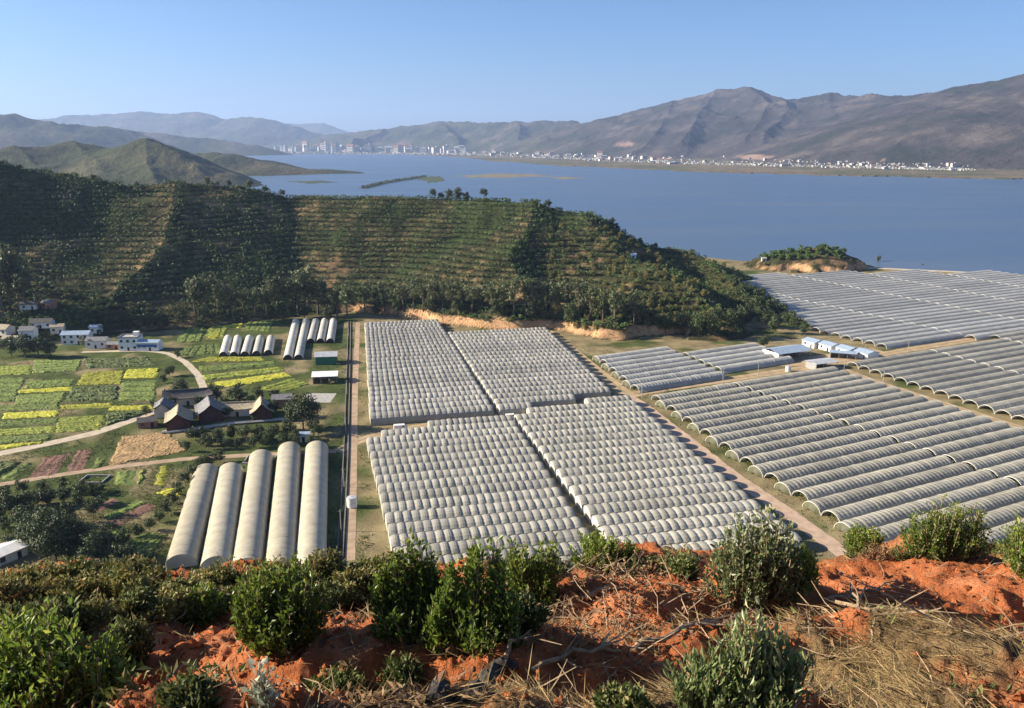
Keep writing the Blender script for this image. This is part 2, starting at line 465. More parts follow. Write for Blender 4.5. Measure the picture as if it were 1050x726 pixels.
def terrain():
    # the slope under the camera
    r = np.concatenate([np.linspace(1.2, 3, 20)[:-1], np.exp(np.arange(math.log(3), math.log(26), 0.0062)), np.exp(np.arange(math.log(26.2), math.log(175), 0.02))])
    th = np.radians(np.arange(-62, 50.01, 0.17))
    X, Y = polar(r, th); Z = slope_h(X, Y)
    Z = np.maximum(Z, -1.0)
    x, y = X.ravel(), Y.ravel()
    px, py, _ = proj(np.stack([x, y, Z.ravel()], -1))
    soil = soil_mask(x, y)
    grass = straw_mask(x, y)
    col = np.tile(np.array([0.105, 0.075, 0.045]), (len(x), 1))
    col = mixc(col, (0.25, 0.17, 0.085), sstep(0.1, 0.7, grass))
    n1 = fbm(x * 1.3, y * 1.3, 3, 61)
    red = np.array([0.43, 0.138, 0.052])[None] * (1 + 0.35 * n1[:, None]) + np.array([0.10, 0.09, 0.06])[None] * np.clip(n1, 0, 1)[:, None]
    s_ = sstep(0.42, 0.58, soil)
    col = col * (1 - s_[:, None]) + red * s_[:, None]
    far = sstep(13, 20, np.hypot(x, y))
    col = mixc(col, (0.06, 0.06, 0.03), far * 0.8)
    tag(mk('hillside', np.stack([x, y, Z.ravel()], -1), [grid_faces(*X.shape)], M['slope'], col=col, smooth=True), kind='structure')
    # valley floor and hill share one grid, split where the hill begins
    r = np.concatenate([np.exp(np.arange(math.log(90), math.log(380), 0.02)), np.exp(np.arange(math.log(381), math.log(450), 0.0042)), np.exp(np.arange(math.log(451), math.log(780), 0.0024)), np.exp(np.arange(math.log(782), math.log(1000), 0.006))])
    th = np.radians(np.arange(-64, 46.01, 0.17))
    X, Y = polar(r, th)
    S = shore_y(X)
    base = np.where(Y > S, -6.0 * sstep(0, 12, Y - S), 0.0)
    H1, H2 = hill_h(X, Y), knoll_h(X, Y)
    Z = np.maximum(np.maximum(base, H1), H2)
    nz = normals_z(X, Y, Z).ravel()
    x, y, z = X.ravel(), Y.ravel(), Z.ravel()
    n1, n2, n3 = fbm(x / 25, y / 25, 4, 71), fbm(x / 9, y / 9, 4, 72), fbm(x / 70, y / 70, 3, 73)
    px, py, _ = proj(np.stack([x, y, z], -1))
    green, dry = np.array([0.060, 0.080, 0.022]), np.array([0.215, 0.175, 0.095])
    t = sstep(-0.25, 0.25, n1 + 0.40 * sstep(330, 400, px) - 0.16)
    col = green[None] * (1 - t[:, None]) + dry[None] * t[:, None]
    col = col * (1 + 0.5 * n2[:, None])
    hill = (np.maximum(H1, H2).ravel() > base.ravel() + 0.02)
    hb = hill_base(x, y) / TERR; fr = hb - np.floor(hb)
    hc = np.tile(np.array([0.036, 0.036, 0.016]), (len(x), 1))
    hc = mixc(hc, (0.25, 0.185, 0.10), sstep(0.30, 0.42, fr) * (1 - sstep(0.55, 0.68, fr)) * np.clip(0.18 + 1.3 * n2 + 1.0 * n3, 0, 1) * (1 - 0.6 * sstep(600, 660, px)))
    hc = mixc(hc, (0.25, 0.16, 0.085), sstep(0.35, 0.65, n3 + 0.7 * n2) * 0.8)
    hc = mixc(hc, (0.040, 0.055, 0.020), sstep(0.0, 0.4, -n3 + 0.4 * n1))
    steep = 1 - sstep(0.66, 0.80, nz)
    low = (z < 16)
    hc = mixc(hc, (0.50, 0.30, 0.16), steep * low * sstep(345, 352, px) * 0.9)
    col = np.where(hill[:, None], hc, col)
    Fq = grid_faces(*X.shape)
    isl = hill[Fq].any(1)
    for nm, sel, mt in (('ground', ~isl, 'ground'), ('hill', isl, 'hill')):
        f = Fq[sel]; u, inv = np.unique(f, return_inverse=True)
        tag(mk(nm, np.stack([x, y, z], -1)[u], [inv.reshape(-1, 4)], M[mt], col=np.clip(col[u], 0.01, 1), smooth=False), kind='structure')


def pblob(x, y, blobs):
    """sum of soft blobs; centre and radii in metres on the slope"""
    s = np.zeros(np.shape(x))
    for cx, cy, rx, ry in blobs:
        s = np.maximum(s, 1 - np.hypot((x - cx) / rx, (y - cy) / ry))
    return s


_SB = None
def soil_blobs():
    global _SB
    if _SB is None:
        L = []
        for (px, py, w, h) in [(250, 655, 130, 34), (195, 680, 70, 26), (60, 640, 60, 25), (330, 640, 60, 24), (360, 655, 70, 30), (15, 620, 50, 20), (430, 700, 110, 22), (560, 630, 60, 22), (545, 705, 100, 30),
                               (660, 600, 90, 26), (700, 625, 70, 26), (600, 660, 90, 22), (690, 690, 60, 26), (650, 655, 60, 20), (860, 590, 110, 26), (960, 580, 120, 20), (1040, 575, 60, 25), (850, 648, 60, 24),
                               (985, 615, 90, 14), (760, 640, 60, 18), (880, 610, 60, 20)]:
            p = flat_hit(px, py); q = flat_hit(px, py - h); a, b = flat_hit(px - w / 2, py), flat_hit(px + w / 2, py)
            L.append((p[0], (p[1] + q[1]) / 2 - 0.1, max(0.5, (b[0] - a[0]) / 2 * 1.15), max(0.5, (q[1] - p[1]) * 0.95)))
        _SB = L
    return _SB


def flat_hit(px, py):
    d = ray(px, py)
    r = np.linspace(1.5, 30, 1500); t = r / math.hypot(d[0], d[1])
    k = np.nonzero(CAMZ + t * d[2] < slope_h(d[0] * t, d[1] * t, False))[0]
    k = k[0] if len(k) else len(r) - 1
    return np.array([d[0] * t[k], d[1] * t[k]])


def soil_mask(x, y):
    b = [flat_hit(*p) for p in ((940, 655), (1010, 690), (640, 705), (860, 690), (990, 640), (930, 710))]
    return 0.58 - 0.24 * np.maximum(pblob(x, y, [(p[0], p[1], 1.8, 1.3) for p in b]), 0) + 0.85 * np.maximum(pblob(x, y, soil_blobs()), -0.25) + 0.40 * fbm(x * 0.9, y * 0.9, 4, 51)


def straw_mask(x, y):
    b = [flat_hit(*p) for p in ((930, 650), (1000, 690), (620, 700), (850, 690), (990, 640), (700, 650), (470, 690), (400, 650))]
    return 0.2 + 0.7 * np.maximum(pblob(x, y, [(p[0], p[1], 2.0, 1.6) for p in b]), -0.2) + 0.5 * fbm(x * 0.8 + 9, y * 0.8, 3, 53)


# ------------------------------------------------------------------ far shore
SHORE = [(-400, 163), (200, 161), (300, 157.6), (400, 157.6), (470, 161), (500, 164.5), (560, 169), (700, 175.5), (850, 179.5), (950, 181.5), (1050, 183.5), (1250, 188), (1600, 196)]
FAR = [
    ([DP(-200, 150, 2200), DP(-60, 160, 2300), DP(20, 154, 2400), DP(75, 145, 2500), DP(110, 150, 2500), DP(150, 144, 2400), DP(185, 157, 2300), DP(214, 180, 2200)], 0.30, 0.42),
    ([DP(75, 145, 2500), DP(95, 165, 2300), DP(110, 182, 2100)], 0.34, 0.42),
    ([DP(150, 144, 2400), DP(150, 165, 2200), DP(160, 184, 2050)], 0.34, 0.45),
    ([DP(20, 154, 2400), DP(40, 172, 2200), DP(50, 186, 2000)], 0.34, 0.42),
    ([DP(185, 157, 3400), DP(240, 156, 3300), DP(262, 166, 3250), DP(290, 171, 3200), DP(330, 172.5, 3300), DP(366, 175.5, 3300)], 0.24, 0.24),
    ([DP(-200, 105, 6500), DP(-100, 114, 6500), DP(0, 118, 6500), DP(60, 127, 6600), DP(110, 135, 7000), DP(150, 143, 7000)], 0.22, 0.3),
    ([DP(140, 137, 8500), DP(200, 141, 8500), DP(260, 147, 8500)], 0.2, 0.3),
    ([DP(-200, 140, 16000), DP(-50, 128, 16000), DP(50, 121, 16000), DP(130, 115, 16500), DP(205, 117, 16000), DP(235, 123, 16000), DP(267, 121, 15500), DP(290, 131, 15500), DP(320, 140, 15500)], 0.25, 0.3),
    ([DP(250, 130, 23000), DP(300, 127, 23000), DP(330, 127, 23000), DP(360, 137, 23000)], 0.25, 0.3),
    ([DP(260, 150, 13500), DP(310, 144, 13500), DP(350, 136, 13000), DP(395, 134, 12500), DP(450, 125, 12000), DP(490, 128, 11500), DP(530, 127, 11000), DP(575, 129, 10500), DP(600, 128, 10000), DP(640, 117, 9300),
      DP(690, 105, 9000), DP(735, 97, 8800), DP(768, 93, 8600), DP(800, 101, 8300), DP(850, 101, 8000), DP(905, 98, 7200), DP(950, 96, 6700), DP(1000, 88, 6100), DP(1050, 80, 5600), DP(1150, 66, 5000), DP(1350, 60, 4300)], 0.27, 0.33),
]
_r = np.random.RandomState(5)
for (a, yq, b, pb, Yb) in [(395, 134, 12500, 150, 10500), (450, 125, 12000, 150, 10000), (530, 127, 11000, 155, 9000), (600, 128, 10000, 158, 7800), (640, 117, 9300, 162, 7000), (690, 105, 9000, 163, 6400), (735, 97, 8800, 160, 6300),
                           (768, 93, 8600, 163, 5800), (800, 101, 8300, 163, 5600), (850, 101, 8000, 167, 5200), (905, 98, 7200, 168, 4700), (950, 96, 6700, 169, 4400), (1000, 88, 6100, 170, 4200), (1050, 80, 5600, 172, 3900), (1150, 66, 5000, 174, 3600)]:
    A = DP(a, yq, b); off = _r.uniform(-55, 30)
    B = DP(a + off, pb, Yb)
    m1 = A + (B - A) * 0.35 + np.array([_r.uniform(-120, 120), 0, 30]); m2 = A + (B - A) * 0.7 + np.array([_r.uniform(-150, 150), 0, 15])
    FAR.append(([A, m1, m2, B], 0.30, 0.50))
    if a > 600:
        FAR.append(([m1, m1 + np.array([_r.uniform(150, 380), -650, -130])], 0.34, 0.5))
        FAR.append(([m2, m2 + np.array([-_r.uniform(150, 380), -500, -90])], 0.34, 0.5))


def far_shore(u):
    px = CX + u * F * 1.0                                                  # close enough at the horizon
    sx = [CX + (p - CX) / (math.cos(PITCH) + (CY - 165) / F * math.sin(PITCH)) for p, _ in SHORE]
    Ys = [G(p, q)[1] for p, q in SHORE]
    return np.interp(px, sx, Ys)


def far_h(x, y):
    u = x / y
    s = far_shore(u) * (1 + 0.035 * fbm(u * 25, u * 0, 4, 81))
    h = ridge_field(x, y, FAR, 40.0)
    a = sstep(5, 160, h)
    near = 1 - sstep(3600, 4600, y)
    h = h + near * sstep(2, 40, h) * (16 * fbm(x / 260, y / 260, 5, 84, 0.55) - 8 * np.abs(noise(x / 120, y / 120, 85)))
    h = h + (1 - near) * a * (48 * fbm(x / 900, y / 900, 5, 82, 0.58) - 30 * np.abs(noise(x / 350, y / 350, 83)) + 20) * np.clip(y / 6000, 0.3, 1.3)
    plain_ = np.where(y > s, 1.5, -8.0)
    return np.maximum(h, plain_), plain_


def far_terrain():
    Yr = np.exp(np.arange(math.log(1500), math.log(27000), 0.0085))
    u = np.arange(-0.95, 0.951, 0.0019)
    X = Yr[:, None] * u[None]; Y = np.broadcast_to(Yr[:, None], X.shape)
    Z, base = far_h(X, Y)
    x, y, z = X.ravel(), Y.ravel(), Z.ravel()
    n1, n2, n3 = fbm(x / 420, y / 420, 5, 91), fbm(x / 130, y / 130, 4, 92), fbm(x / 1500, y / 1500, 3, 93)
    olive, brown, wood = np.array([0.056, 0.060, 0.032]), np.array([0.078, 0.066, 0.056]), np.array([0.022, 0.028, 0.018])
    px, py, _ = proj(np.stack([x, y, z], -1))
    rt = sstep(450, 700, px)
    col = olive[None] * (1 - rt[:, None]) + np.array([0.052, 0.046, 0.044])[None] * rt[:, None]
    col = mixc(col, brown * 1.15, sstep(0.0, 0.5, n1 + 0.3 * n2))
    col = mixc(col, wood, sstep(0.05, 0.45, -n1 + 0.5 * n2 + 0.2 * n3) * 0.8)
    col = np.where((y < 4000)[:, None] & (px < 380)[:, None], mixc(np.tile(np.array([0.040, 0.048, 0.020]), (len(x), 1)), (0.095, 0.085, 0.042), sstep(-0.1, 0.4, n1)), col)
    for (qx, qy, w, hh) in ((775, 161, 22, 3.2), (700, 164, 14, 1.2), (640, 148, 16, 2.6), (905, 164, 8, 1.0)):       # quarry scars
        q = 1 - np.hypot((px - qx) / w, (py - qy) / hh)
        col = mixc(col, (0.30, 0.20, 0.15), sstep(0.0, 0.5, q + 0.5 * n2) * (q > -0.2) * 0.8)
    flat = z < base.ravel() + 1.0
    pc = mixc(np.tile(np.array([0.17, 0.135, 0.085]), (len(x), 1)), (0.09, 0.095, 0.05), sstep(-0.1, 0.3, n2 + n1))
    col = np.where(flat[:, None], pc, col) * (1 + 0.35 * n2[:, None])
    Fq = grid_faces(*X.shape)
    land = (z[Fq] > -7.5).any(1)
    near = (y[Fq].max(1) < 4300) & (px[Fq].mean(1) < 400)
    for nm, sel in (('far_hills', land & near), ('mountains', land & ~near)):
        f = Fq[sel]; uq, inv = np.unique(f, return_inverse=True)
        tag(mk(nm, np.stack([x, y, z], -1)[uq], [inv.reshape(-1, 4)], M['far'], col=np.clip(col[uq], 0.01, 1), smooth=False), kind='structure')


def lake():
    m = bpy.data.materials.new('lake_water'); nt, N, L, P = nodes(m)
    P.inputs['Base Color'].default_value = (0.066, 0.108, 0.178, 1); P.inputs['Roughness'].default_value = 0.35; P.inputs['IOR'].default_value = 1.33
    P.inputs['Specular IOR Level'].default_value = 0.5
    tc = N.new('ShaderNodeTexCoord'); mp = N.new('ShaderNodeMapping'); mp.inputs['Scale'].default_value = (0.03, 0.12, 1)
    L.new(tc.outputs['Object'], mp.inputs['Vector'])
    n1 = N.new('ShaderNodeTexNoise'); n1.inputs['Scale'].default_value = 4; n1.inputs['Detail'].default_value = 6
    n2 = N.new('ShaderNodeTexNoise'); n2.inputs['Scale'].default_value = 0.06; n2.inputs['Detail'].default_value = 5
    for n in (n1, n2):
        L.new(mp.outputs[0], n.inputs['Vector'])
    rr = N.new('ShaderNodeMapRange'); rr.inputs['From Min'].default_value = 0.35; rr.inputs['From Max'].default_value = 0.65; rr.inputs['To Min'].default_value = 0.30; rr.inputs['To Max'].default_value = 0.42
    L.new(n2.outputs['Fac'], rr.inputs['Value']); L.new(rr.outputs[0], P.inputs['Roughness'])
    cr = N.new('ShaderNodeValToRGB'); L.new(n2.outputs['Fac'], cr.inputs[0]); L.new(cr.outputs[0], P.inputs['Base Color'])
    cr.color_ramp.elements[0].position = 0.32; cr.color_ramp.elements[0].color = (0.050, 0.090, 0.155, 1); cr.color_ramp.elements[1].position = 0.70; cr.color_ramp.elements[1].color = (0.090, 0.130, 0.195, 1)
    b = N.new('ShaderNodeBump'); b.inputs['Strength'].default_value = 0.12; b.inputs['Distance'].default_value = 0.5
    L.new(n1.outputs['Fac'], b.inputs['Height']); L.new(b.outputs[0], P.inputs['Normal'])
    V = np.array([[-1500, 560, 0], [1500, 560, 0], [29000, 27500, 0], [-29000, 27500, 0]], float); V[:, 2] = -2.0
    tag(mk('lake', V, [np.array([[0, 1, 2, 3]])], m), kind='structure')


# ------------------------------------------------------------------ roads
def ribbon(name, pts, w, mat, z=0.03, rag=0.35, close=False):
    """a strip of track on the valley floor, edges a little ragged"""
    P = np.array([G(*p)[:2] for p in pts])
    seg = np.r_[0, np.cumsum(np.hypot(*np.diff(P, axis=0).T))]
    n = max(3, int(seg[-1] / 2.0)); s = np.linspace(0, seg[-1], n)
    Q = np.stack([np.interp(s, seg, P[:, k]) for k in (0, 1)], -1)
    for _ in range(6):
        Q[1:-1] = (Q[:-2] + 2 * Q[1:-1] + Q[2:]) / 4
    t = np.gradient(Q, axis=0); t /= np.linalg.norm(t, axis=1)[:, None]
    nn = np.stack([-t[:, 1], t[:, 0]], -1)
    a = w / 2 + rag * noise(s / 4, s * 0, 101); b = w / 2 + rag * noise(s / 4, s * 0, 102)
    V = np.zeros((n, 4, 3))
    V[:, 0, :2] = Q + nn * a[:, None]; V[:, 1, :2] = Q + nn * (a * 0.16)[:, None]; V[:, 2, :2] = Q - nn * (b * 0.16)[:, None]; V[:, 3, :2] = Q - nn * b[:, None]
    V[:, :, 2] = z
    ruts = mat == M['track'] and name == 'road'
    return tag(mk(name, V.reshape(-1, 3), [grid_faces(n, 4)], [mat, M['rut_grass']] if ruts else mat, mi=np.tile([0, 1, 0], n - 1) if ruts else None), kind='structure')


def roads():
    ribbon('road', [(345, 463), (372, 450), (405, 441.5), (455, 433), (525, 424.5), (600, 414), (640, 407)], 5, M['track'], 0.030)
    ribbon('road', [(636, 408), (660, 402), (741, 390), (820, 378), (858, 372.5), (914, 361.5), (1000, 347.5), (1090, 333)], 7, M['track'], 0.034)
    ribbon('road', [(640, 404), (662, 418), (690, 440), (720, 463), (746, 484), (778, 506), (802, 522), (848, 555), (905, 597)], 6.0, M['dirt_road'], 0.038, 0.7)
    ribbon('road', [(556, 336), (580, 354), (612, 380), (645, 406)], 7, M['track'], 0.042, 0.6)
    ribbon('road', [(846, 372), (900, 392), (975, 416), (1070, 446)], 5, M['track'], 0.046)
    ribbon('road', [(-60, 478), (0, 465), (40, 457), (100, 443.5), (135, 431), (168, 417.5)], 5.5, M['pale_track'], 0.030)
    ribbon('path', [(-60, 503), (0, 497), (60, 487), (120, 478.5), (195, 470), (270, 466), (345, 462.5)], 3.6, M['red_track'], 0.034)
    ribbon('path', [(84, 361), (120, 360), (150, 359.5), (172, 362), (190, 371), (203, 384), (209, 398), (208, 404)], 3.6, M['pale_track'], 0.030)
    ribbon('path', [(367, 330), (365.5, 365), (364, 400), (363, 440), (361.5, 500), (359, 575)], 2.8, M['red_track'], 0.050, 0.2)
    ribbon('path', [(166, 443), (205, 438.5), (241, 433), (292, 429)], 3.0, M['concrete'], 0.050, 0.2)
    ribbon('shore_road', [(868, 273.5), (920, 276), (985, 279), (1060, 283.5)], 9, M['pale_track'], 0.050, 1.0)
    ribbon('yard', [(770, 366), (800, 372), (850, 368), (905, 360)], 16, M['track'], 0.026, 1.5)
    ribbon('yard', [(312, 408), (342, 408)], 14, M['concrete'], 0.026, 0.3)


# ------------------------------------------------------------------ tunnels
def tunnel_cover(L, w, wall, rise, hoop, bulge, sub, narc, rs, side=0.0):
    n = max(2, int(round(L / hoop)))
    s = np.linspace(0, L, n * sub + 1); ph = (s / (L / n)) % 1.0; ph[-1] = 0
    jit = np.repeat(rs.uniform(0.6, 1.35, n), sub); jit = np.r_[jit, jit[-1]]
    sagj = np.interp(s, np.linspace(0, L, n + 1), rs.normal(0, 0.05, n + 1))
    b = bulge * np.sin(math.pi * ph) ** 0.8 * jit + sagj * 0.6
    a = np.linspace(0, math.pi, narc)
    y = -np.cos(a); z = np.sin(a)
    V = np.zeros((len(s), narc + 2, 3))
    V[:, :, 0] = s[:, None]
    lat = np.abs(z) ** 0.5
    V[:, 1:-1, 1] = (w / 2 - 0.02) * y[None] + b[:, None] * y[None] * 0.25 * lat[None]
    V[:, 1:-1, 2] = wall + (rise * z[None] + b[:, None] * lat[None])
    V[:, 0, 1] = -(w / 2 - side); V[:, -1, 1] = w / 2 - side
    V[:, 0, 2] = V[:, -1, 2] = 0.04
    if wall < 0.1:
        V = V[:, 1:-1]
    return V.reshape(-1, 3), grid_faces(len(s), V.shape[1])


def end_profile(w, wall, rise, narc=12):
    a = np.linspace(0, math.pi, narc)
    P = [(0, -(w / 2 - 0.02), 0.04)] + [(0, -(w / 2 - 0.02) * math.cos(t), wall + rise * math.sin(t)) for t in a] + [(0, w / 2 - 0.02, 0.04)]
    return np.array(P)


N_TUNNEL = 0


def crossings(poly, d, nrm, o):
    out = []
    for a, b in zip(poly[:-1], poly[1:]):
        fa, fb = a @ nrm - o, b @ nrm - o
        if fa * fb <= 0 and fa != fb:
            out.append(float((a + (b - a) * fa / (fa - fb)) @ d))
    return out


def tunnel_block(deg, pitch, left, right, cover, style, lab, phrase, group, cat='greenhouse', w=None, wall=0, rise=3, hoop=2.4, bulge=.3, sub=4, narc=9, gap=(0, 0), minlen=7, jitter=0.0, first=0.0, seed=1, curtains=True):
    global N_TUNNEL
    rs = np.random.RandomState(seed)
    d = np.array([math.cos(R(deg)), math.sin(R(deg))]); nr = np.array([-d[1], d[0]])
    Lp = [G(*p)[:2] for p in left]; Rp = [G(*p)[:2] for p in right]
    omin = min(p @ nr for p in Lp + Rp); omax = max(p @ nr for p in Lp + Rp)
    w = w or pitch * 0.97
    k = 0; o = math.floor(omin / pitch) * pitch + pitch / 2 + first
    while o < omax:
        cl, cr = crossings(Lp, d, nr, o), crossings(Rp, d, nr, o)
        o0 = o; o += pitch
        if not cl or not cr:
            continue
        s0, s1 = max(cl) + gap[0], min([c for c in cr if c > max(cl)] or [-1e9]) - gap[1]
        if s1 - s0 < minlen:
            continue
        s0 += rs.uniform(-1, 1) * jitter; s1 += rs.uniform(-1, 1) * jitter
        curtain = style == 'arched' and k % 2 == 1 and curtains
        if curtain:
            s0 -= 1.8
        p = d * s0 + nr * o0
        c2 = np.array([[*(d * s0 + nr * o0), 2.0], [*(d * s1 + nr * o0), 2.0]])
        qx, qy, qz = proj(c2)
        if qx.min() > 1075 or qy.min() > 606:
            continue
        t = thing('greenhouse_tunnel', '%s, %s row from the road, %s' % (lab, ORD[k], phrase), cat, (p[0], p[1], 0), R(deg), group)
        L = s1 - s0
        V, Fq = tunnel_cover(L, w, wall, rise, hoop, bulge, sub, narc, rs)
        mk('plastic_cover', V, [Fq], M[cover], t, smooth=(narc > 12))
        if style == 'walled':
            for e, x in ((0, 0.0), (1, L)):
                P = end_profile(w, wall, rise); P[:, 0] = x
                # a shallow bowed end sheet
                c = P.mean(0); c[0] += -0.25 if e == 0 else 0.25
                V = np.vstack([P, c]); n = len(P)
                mk('end_wall', V, [np.array([[i, (i + 1) % n, n] for i in range(n)])], M['film_end'], t)
        else:
            P = end_profile(w, max(wall, 0.02), rise, 11 if style == 'arched' else 8)[1:-1]
            for x in (0.0, L):
                Q = P.copy(); Q[:, 0] = x
                rr = (0.085 if style == 'arched' else 0.09) if x == 0 else 0.06
                V, Fs = tube(Q, rr, 4)
                mk('end_arch', V, Fs, M['frame'], t)
            P = end_profile(w * 0.97, 0.02, rise * 0.97, 12)[1:-1]
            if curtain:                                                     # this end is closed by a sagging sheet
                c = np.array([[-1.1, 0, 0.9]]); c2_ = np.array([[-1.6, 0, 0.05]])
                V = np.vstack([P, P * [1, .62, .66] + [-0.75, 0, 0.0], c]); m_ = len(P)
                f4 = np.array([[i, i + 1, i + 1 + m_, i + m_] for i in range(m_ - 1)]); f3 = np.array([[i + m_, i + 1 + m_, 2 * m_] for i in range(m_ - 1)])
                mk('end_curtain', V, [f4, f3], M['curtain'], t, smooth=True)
            elif style == 'arched':                                         # crops show in the open mouth
                q = rs.uniform(0, 1, (130, 3)) * [5.0, w * 0.84, 1.0] - [0, w * 0.42, 0]; q[:, 2] = q[:, 2] * 1.5 * np.sqrt(np.clip(1 - (q[:, 1] / (w * .45)) ** 2, 0, 1)); q[:, 0] += 0.3
                V, Ft, a = leaves(q, rs.normal(0, .6, q.shape) + [0, 0, .5], 0.7, .6, rs)
                mk('crop', V, [Ft], M['weed'], t, rnd=a)
        k += 1; N_TUNNEL += 1


def tunnels():
    A = dict(wall=1.9, rise=2.0, hoop=2.5, bulge=0.33, sub=4, narc=8, style='walled', minlen=8, jitter=0.2)
    tunnel_block(12.5, 7.5, [(374, 331), (380, 438)], [(449, 333), (506, 427), (441, 439)], 'film_a', lab='pale film tunnel', phrase='far block beside the canal path', group='tunnels of the far pale block beside the canal path', seed=1, **A)
    tunnel_block(12.5, 7.5, [(451, 333), (512, 426)], [(559, 341), (625, 407), (594, 412), (520, 427)], 'film_a', lab='pale film tunnel', phrase='far pale block left of the open arches', group='tunnels of the far pale block left of the open arches', seed=2, **A)
    A['bulge'] = 0.34
    tunnel_block(12.5, 7.5, [(412, 610), (376, 458), (400, 449), (455, 439), (520, 431)], [(518, 429), (522, 432), (597, 548), (632, 600)], 'film_b', lab='milky film tunnel', phrase='near block beside the canal path', group='tunnels of the near milky block beside the canal path', seed=3, **A)
    tunnel_block(12.5, 7.5, [(650, 600), (611, 545), (526, 431), (572, 422.5), (640, 412)], [(641, 411), (695, 460), (765, 517), (826, 568)], 'film_b', lab='milky film tunnel', phrase='near block beside the wide dirt track', group='tunnels of the near milky block beside the dirt track', seed=4, **A)
    Ct = dict(w=7.5, wall=0.02, rise=2.9, hoop=1.9, bulge=0.23, sub=3, narc=11, style='arched', minlen=9, jitter=0.25)
    L0 = [(668, 408), (760, 473), (860, 539), (940, 592)]; M0 = [(752, 398), (870, 440), (1035, 498), (1250, 573)]; R0 = [(846, 379), (1050, 447), (1250, 513)]
    tunnel_block(26.3, 7.6, L0, M0, 'film_c', lab='grey net tunnel', phrase='open-ended block along the wide dirt track', group='grey net tunnels along the wide dirt track', gap=(0, 1.0), seed=5, **Ct)
    tunnel_block(26.3, 7.6, M0, R0, 'film_c', lab='grey net tunnel', phrase='open-ended second column from the dirt track', group='grey net tunnels in the second column', gap=(0.5, 0), seed=6, curtains=False, **Ct)
    Dt = dict(Ct); Dt.update(sub=3, narc=9)
    tunnel_block(27, 7.6, [(585, 347), (655, 404)], [(681, 359), (744, 389)], 'film_e', lab='short grey tunnel', phrase='small block under the scrubby hill end', group='short grey tunnels under the hill end', gap=(0, 0.6), seed=7, **Dt)
    tunnel_block(27, 7.6, [(682, 358), (748, 388.5)], [(770, 355), (816, 373.5)], 'film_e', lab='short grey tunnel', phrase='small block beside the farm sheds', group='short grey tunnels beside the farm sheds', gap=(0.6, 0), seed=8, curtains=False, **Dt)
    Et = dict(w=7.6, wall=0.02, rise=2.6, hoop=2.2, bulge=0.15, sub=2, narc=7, style='far', minlen=9, jitter=0.3)
    F1, F2, F3, F4 = [(868, 374.5), (1050, 434), (1150, 466)], [(948, 361), (1050, 388), (1200, 428)], [(1020, 348), (1050, 356), (1200, 394)], [(1100, 334), (1300, 388)]
    tunnel_block(26, 7.7, F1, F2, 'film_c', lab='grey net tunnel', phrase='right-hand block, column nearest the sheds', group='grey tunnels of the right-hand block, first column', gap=(0, .8), seed=9, first=1, **Et)
    tunnel_block(26, 7.7, F2, F3, 'film_c', lab='grey net tunnel', phrase='right-hand block, middle column', group='grey tunnels of the right-hand block, middle column', gap=(0, .8), seed=10, first=1, **Et)
    tunnel_block(26, 7.7, F3, F4, 'film_c', lab='grey net tunnel', phrase='right-hand block, column at the picture edge', group='grey tunnels of the right-hand block, edge column', gap=(0, .8), seed=11, first=1, **Et)
    E0 = [(754, 286), (759, 294), (800, 319), (838, 341), (914, 359)]
    E2, E3, E4, E5, E6 = [(795, 303), (805, 307), (997, 348.5)], [(782, 279), (803, 283), (1050, 332), (1150, 352)], [(868, 279), (1050, 313.5), (1150, 332)], [(942, 278.5), (1050, 297.5), (1150, 315)], [(1012, 279), (1060, 286), (1200, 309)]
    dn = np.array([-math.sin(R(25.5)), math.cos(R(25.5))]); e0 = np.array(E0, float)
    f = np.linspace(0, len(E0) - 1, 200); fine = np.stack([np.interp(f, np.arange(len(E0)), e0[:, k]) for k in (0, 1)], -1)
    top = [tuple(q) for q in fine if G(*q)[:2] @ dn > G(*E2[0])[:2] @ dn + 1]                # rows beyond the start of the second arch line run on to the hill
    tunnel_block(25.5, 7.8, E0, E2, 'film_e', lab='blue-grey film tunnel', phrase='lakeside farm, column by the hill', group='lakeside tunnels, column by the hill', gap=(0, .8), seed=12, **Et)
    tunnel_block(25.5, 7.8, top + E2, E3, 'film_e', lab='blue-grey film tunnel', phrase='lakeside farm, second column', group='lakeside tunnels, second column', gap=(0, .8), seed=13, **Et)
    tunnel_block(25.5, 7.8, E3, E4, 'film_e', lab='blue-grey film tunnel', phrase='lakeside farm, third column', group='lakeside tunnels, third column', gap=(0, 1.5), seed=14, **Et)
    tunnel_block(25.5, 7.8, E4, E5, 'film_e', lab='blue-grey film tunnel', phrase='lakeside farm, fourth column', group='lakeside tunnels, fourth column', gap=(0, 1.5), seed=15, **Et)
    tunnel_block(25.5, 7.8, E5, E6, 'film_e', lab='blue-grey film tunnel', phrase='lakeside farm, column at the lake shore', group='lakeside tunnels, column at the shore', gap=(0, 1.5), seed=16, **Et)
    # the five cream tunnels and the small ones by the village fields
    big = [((212, 486), (186, 582), 'leftmost'), ((237, 485), (222, 584), 'second from the left'), ((268, 471), (253, 586), 'middle one'), ((297, 463), (287, 588), 'fourth from the left'), ((325, 462), (318, 590), 'rightmost')]
    single_tunnels(big, 8.5, 4.0, 1.35, 0.10, 4, 17, 'film_cream', 'big cream film tunnel, %s of the five beside the canal path', 'big cream tunnels beside the canal path', 20)
    small = [((234, 348), (229, 366)), ((244, 348), (240, 366)), ((256, 348), (251, 365.5)), ((267, 348), (263, 365)), ((278, 348), (275, 364)), ((303.5, 331), (295, 369)), ((314, 330.5), (306, 369)), ((324, 330.5), (318.5, 352)), ((333, 330.5), (328.5, 352)), ((342, 330.5), (338.5, 352))]
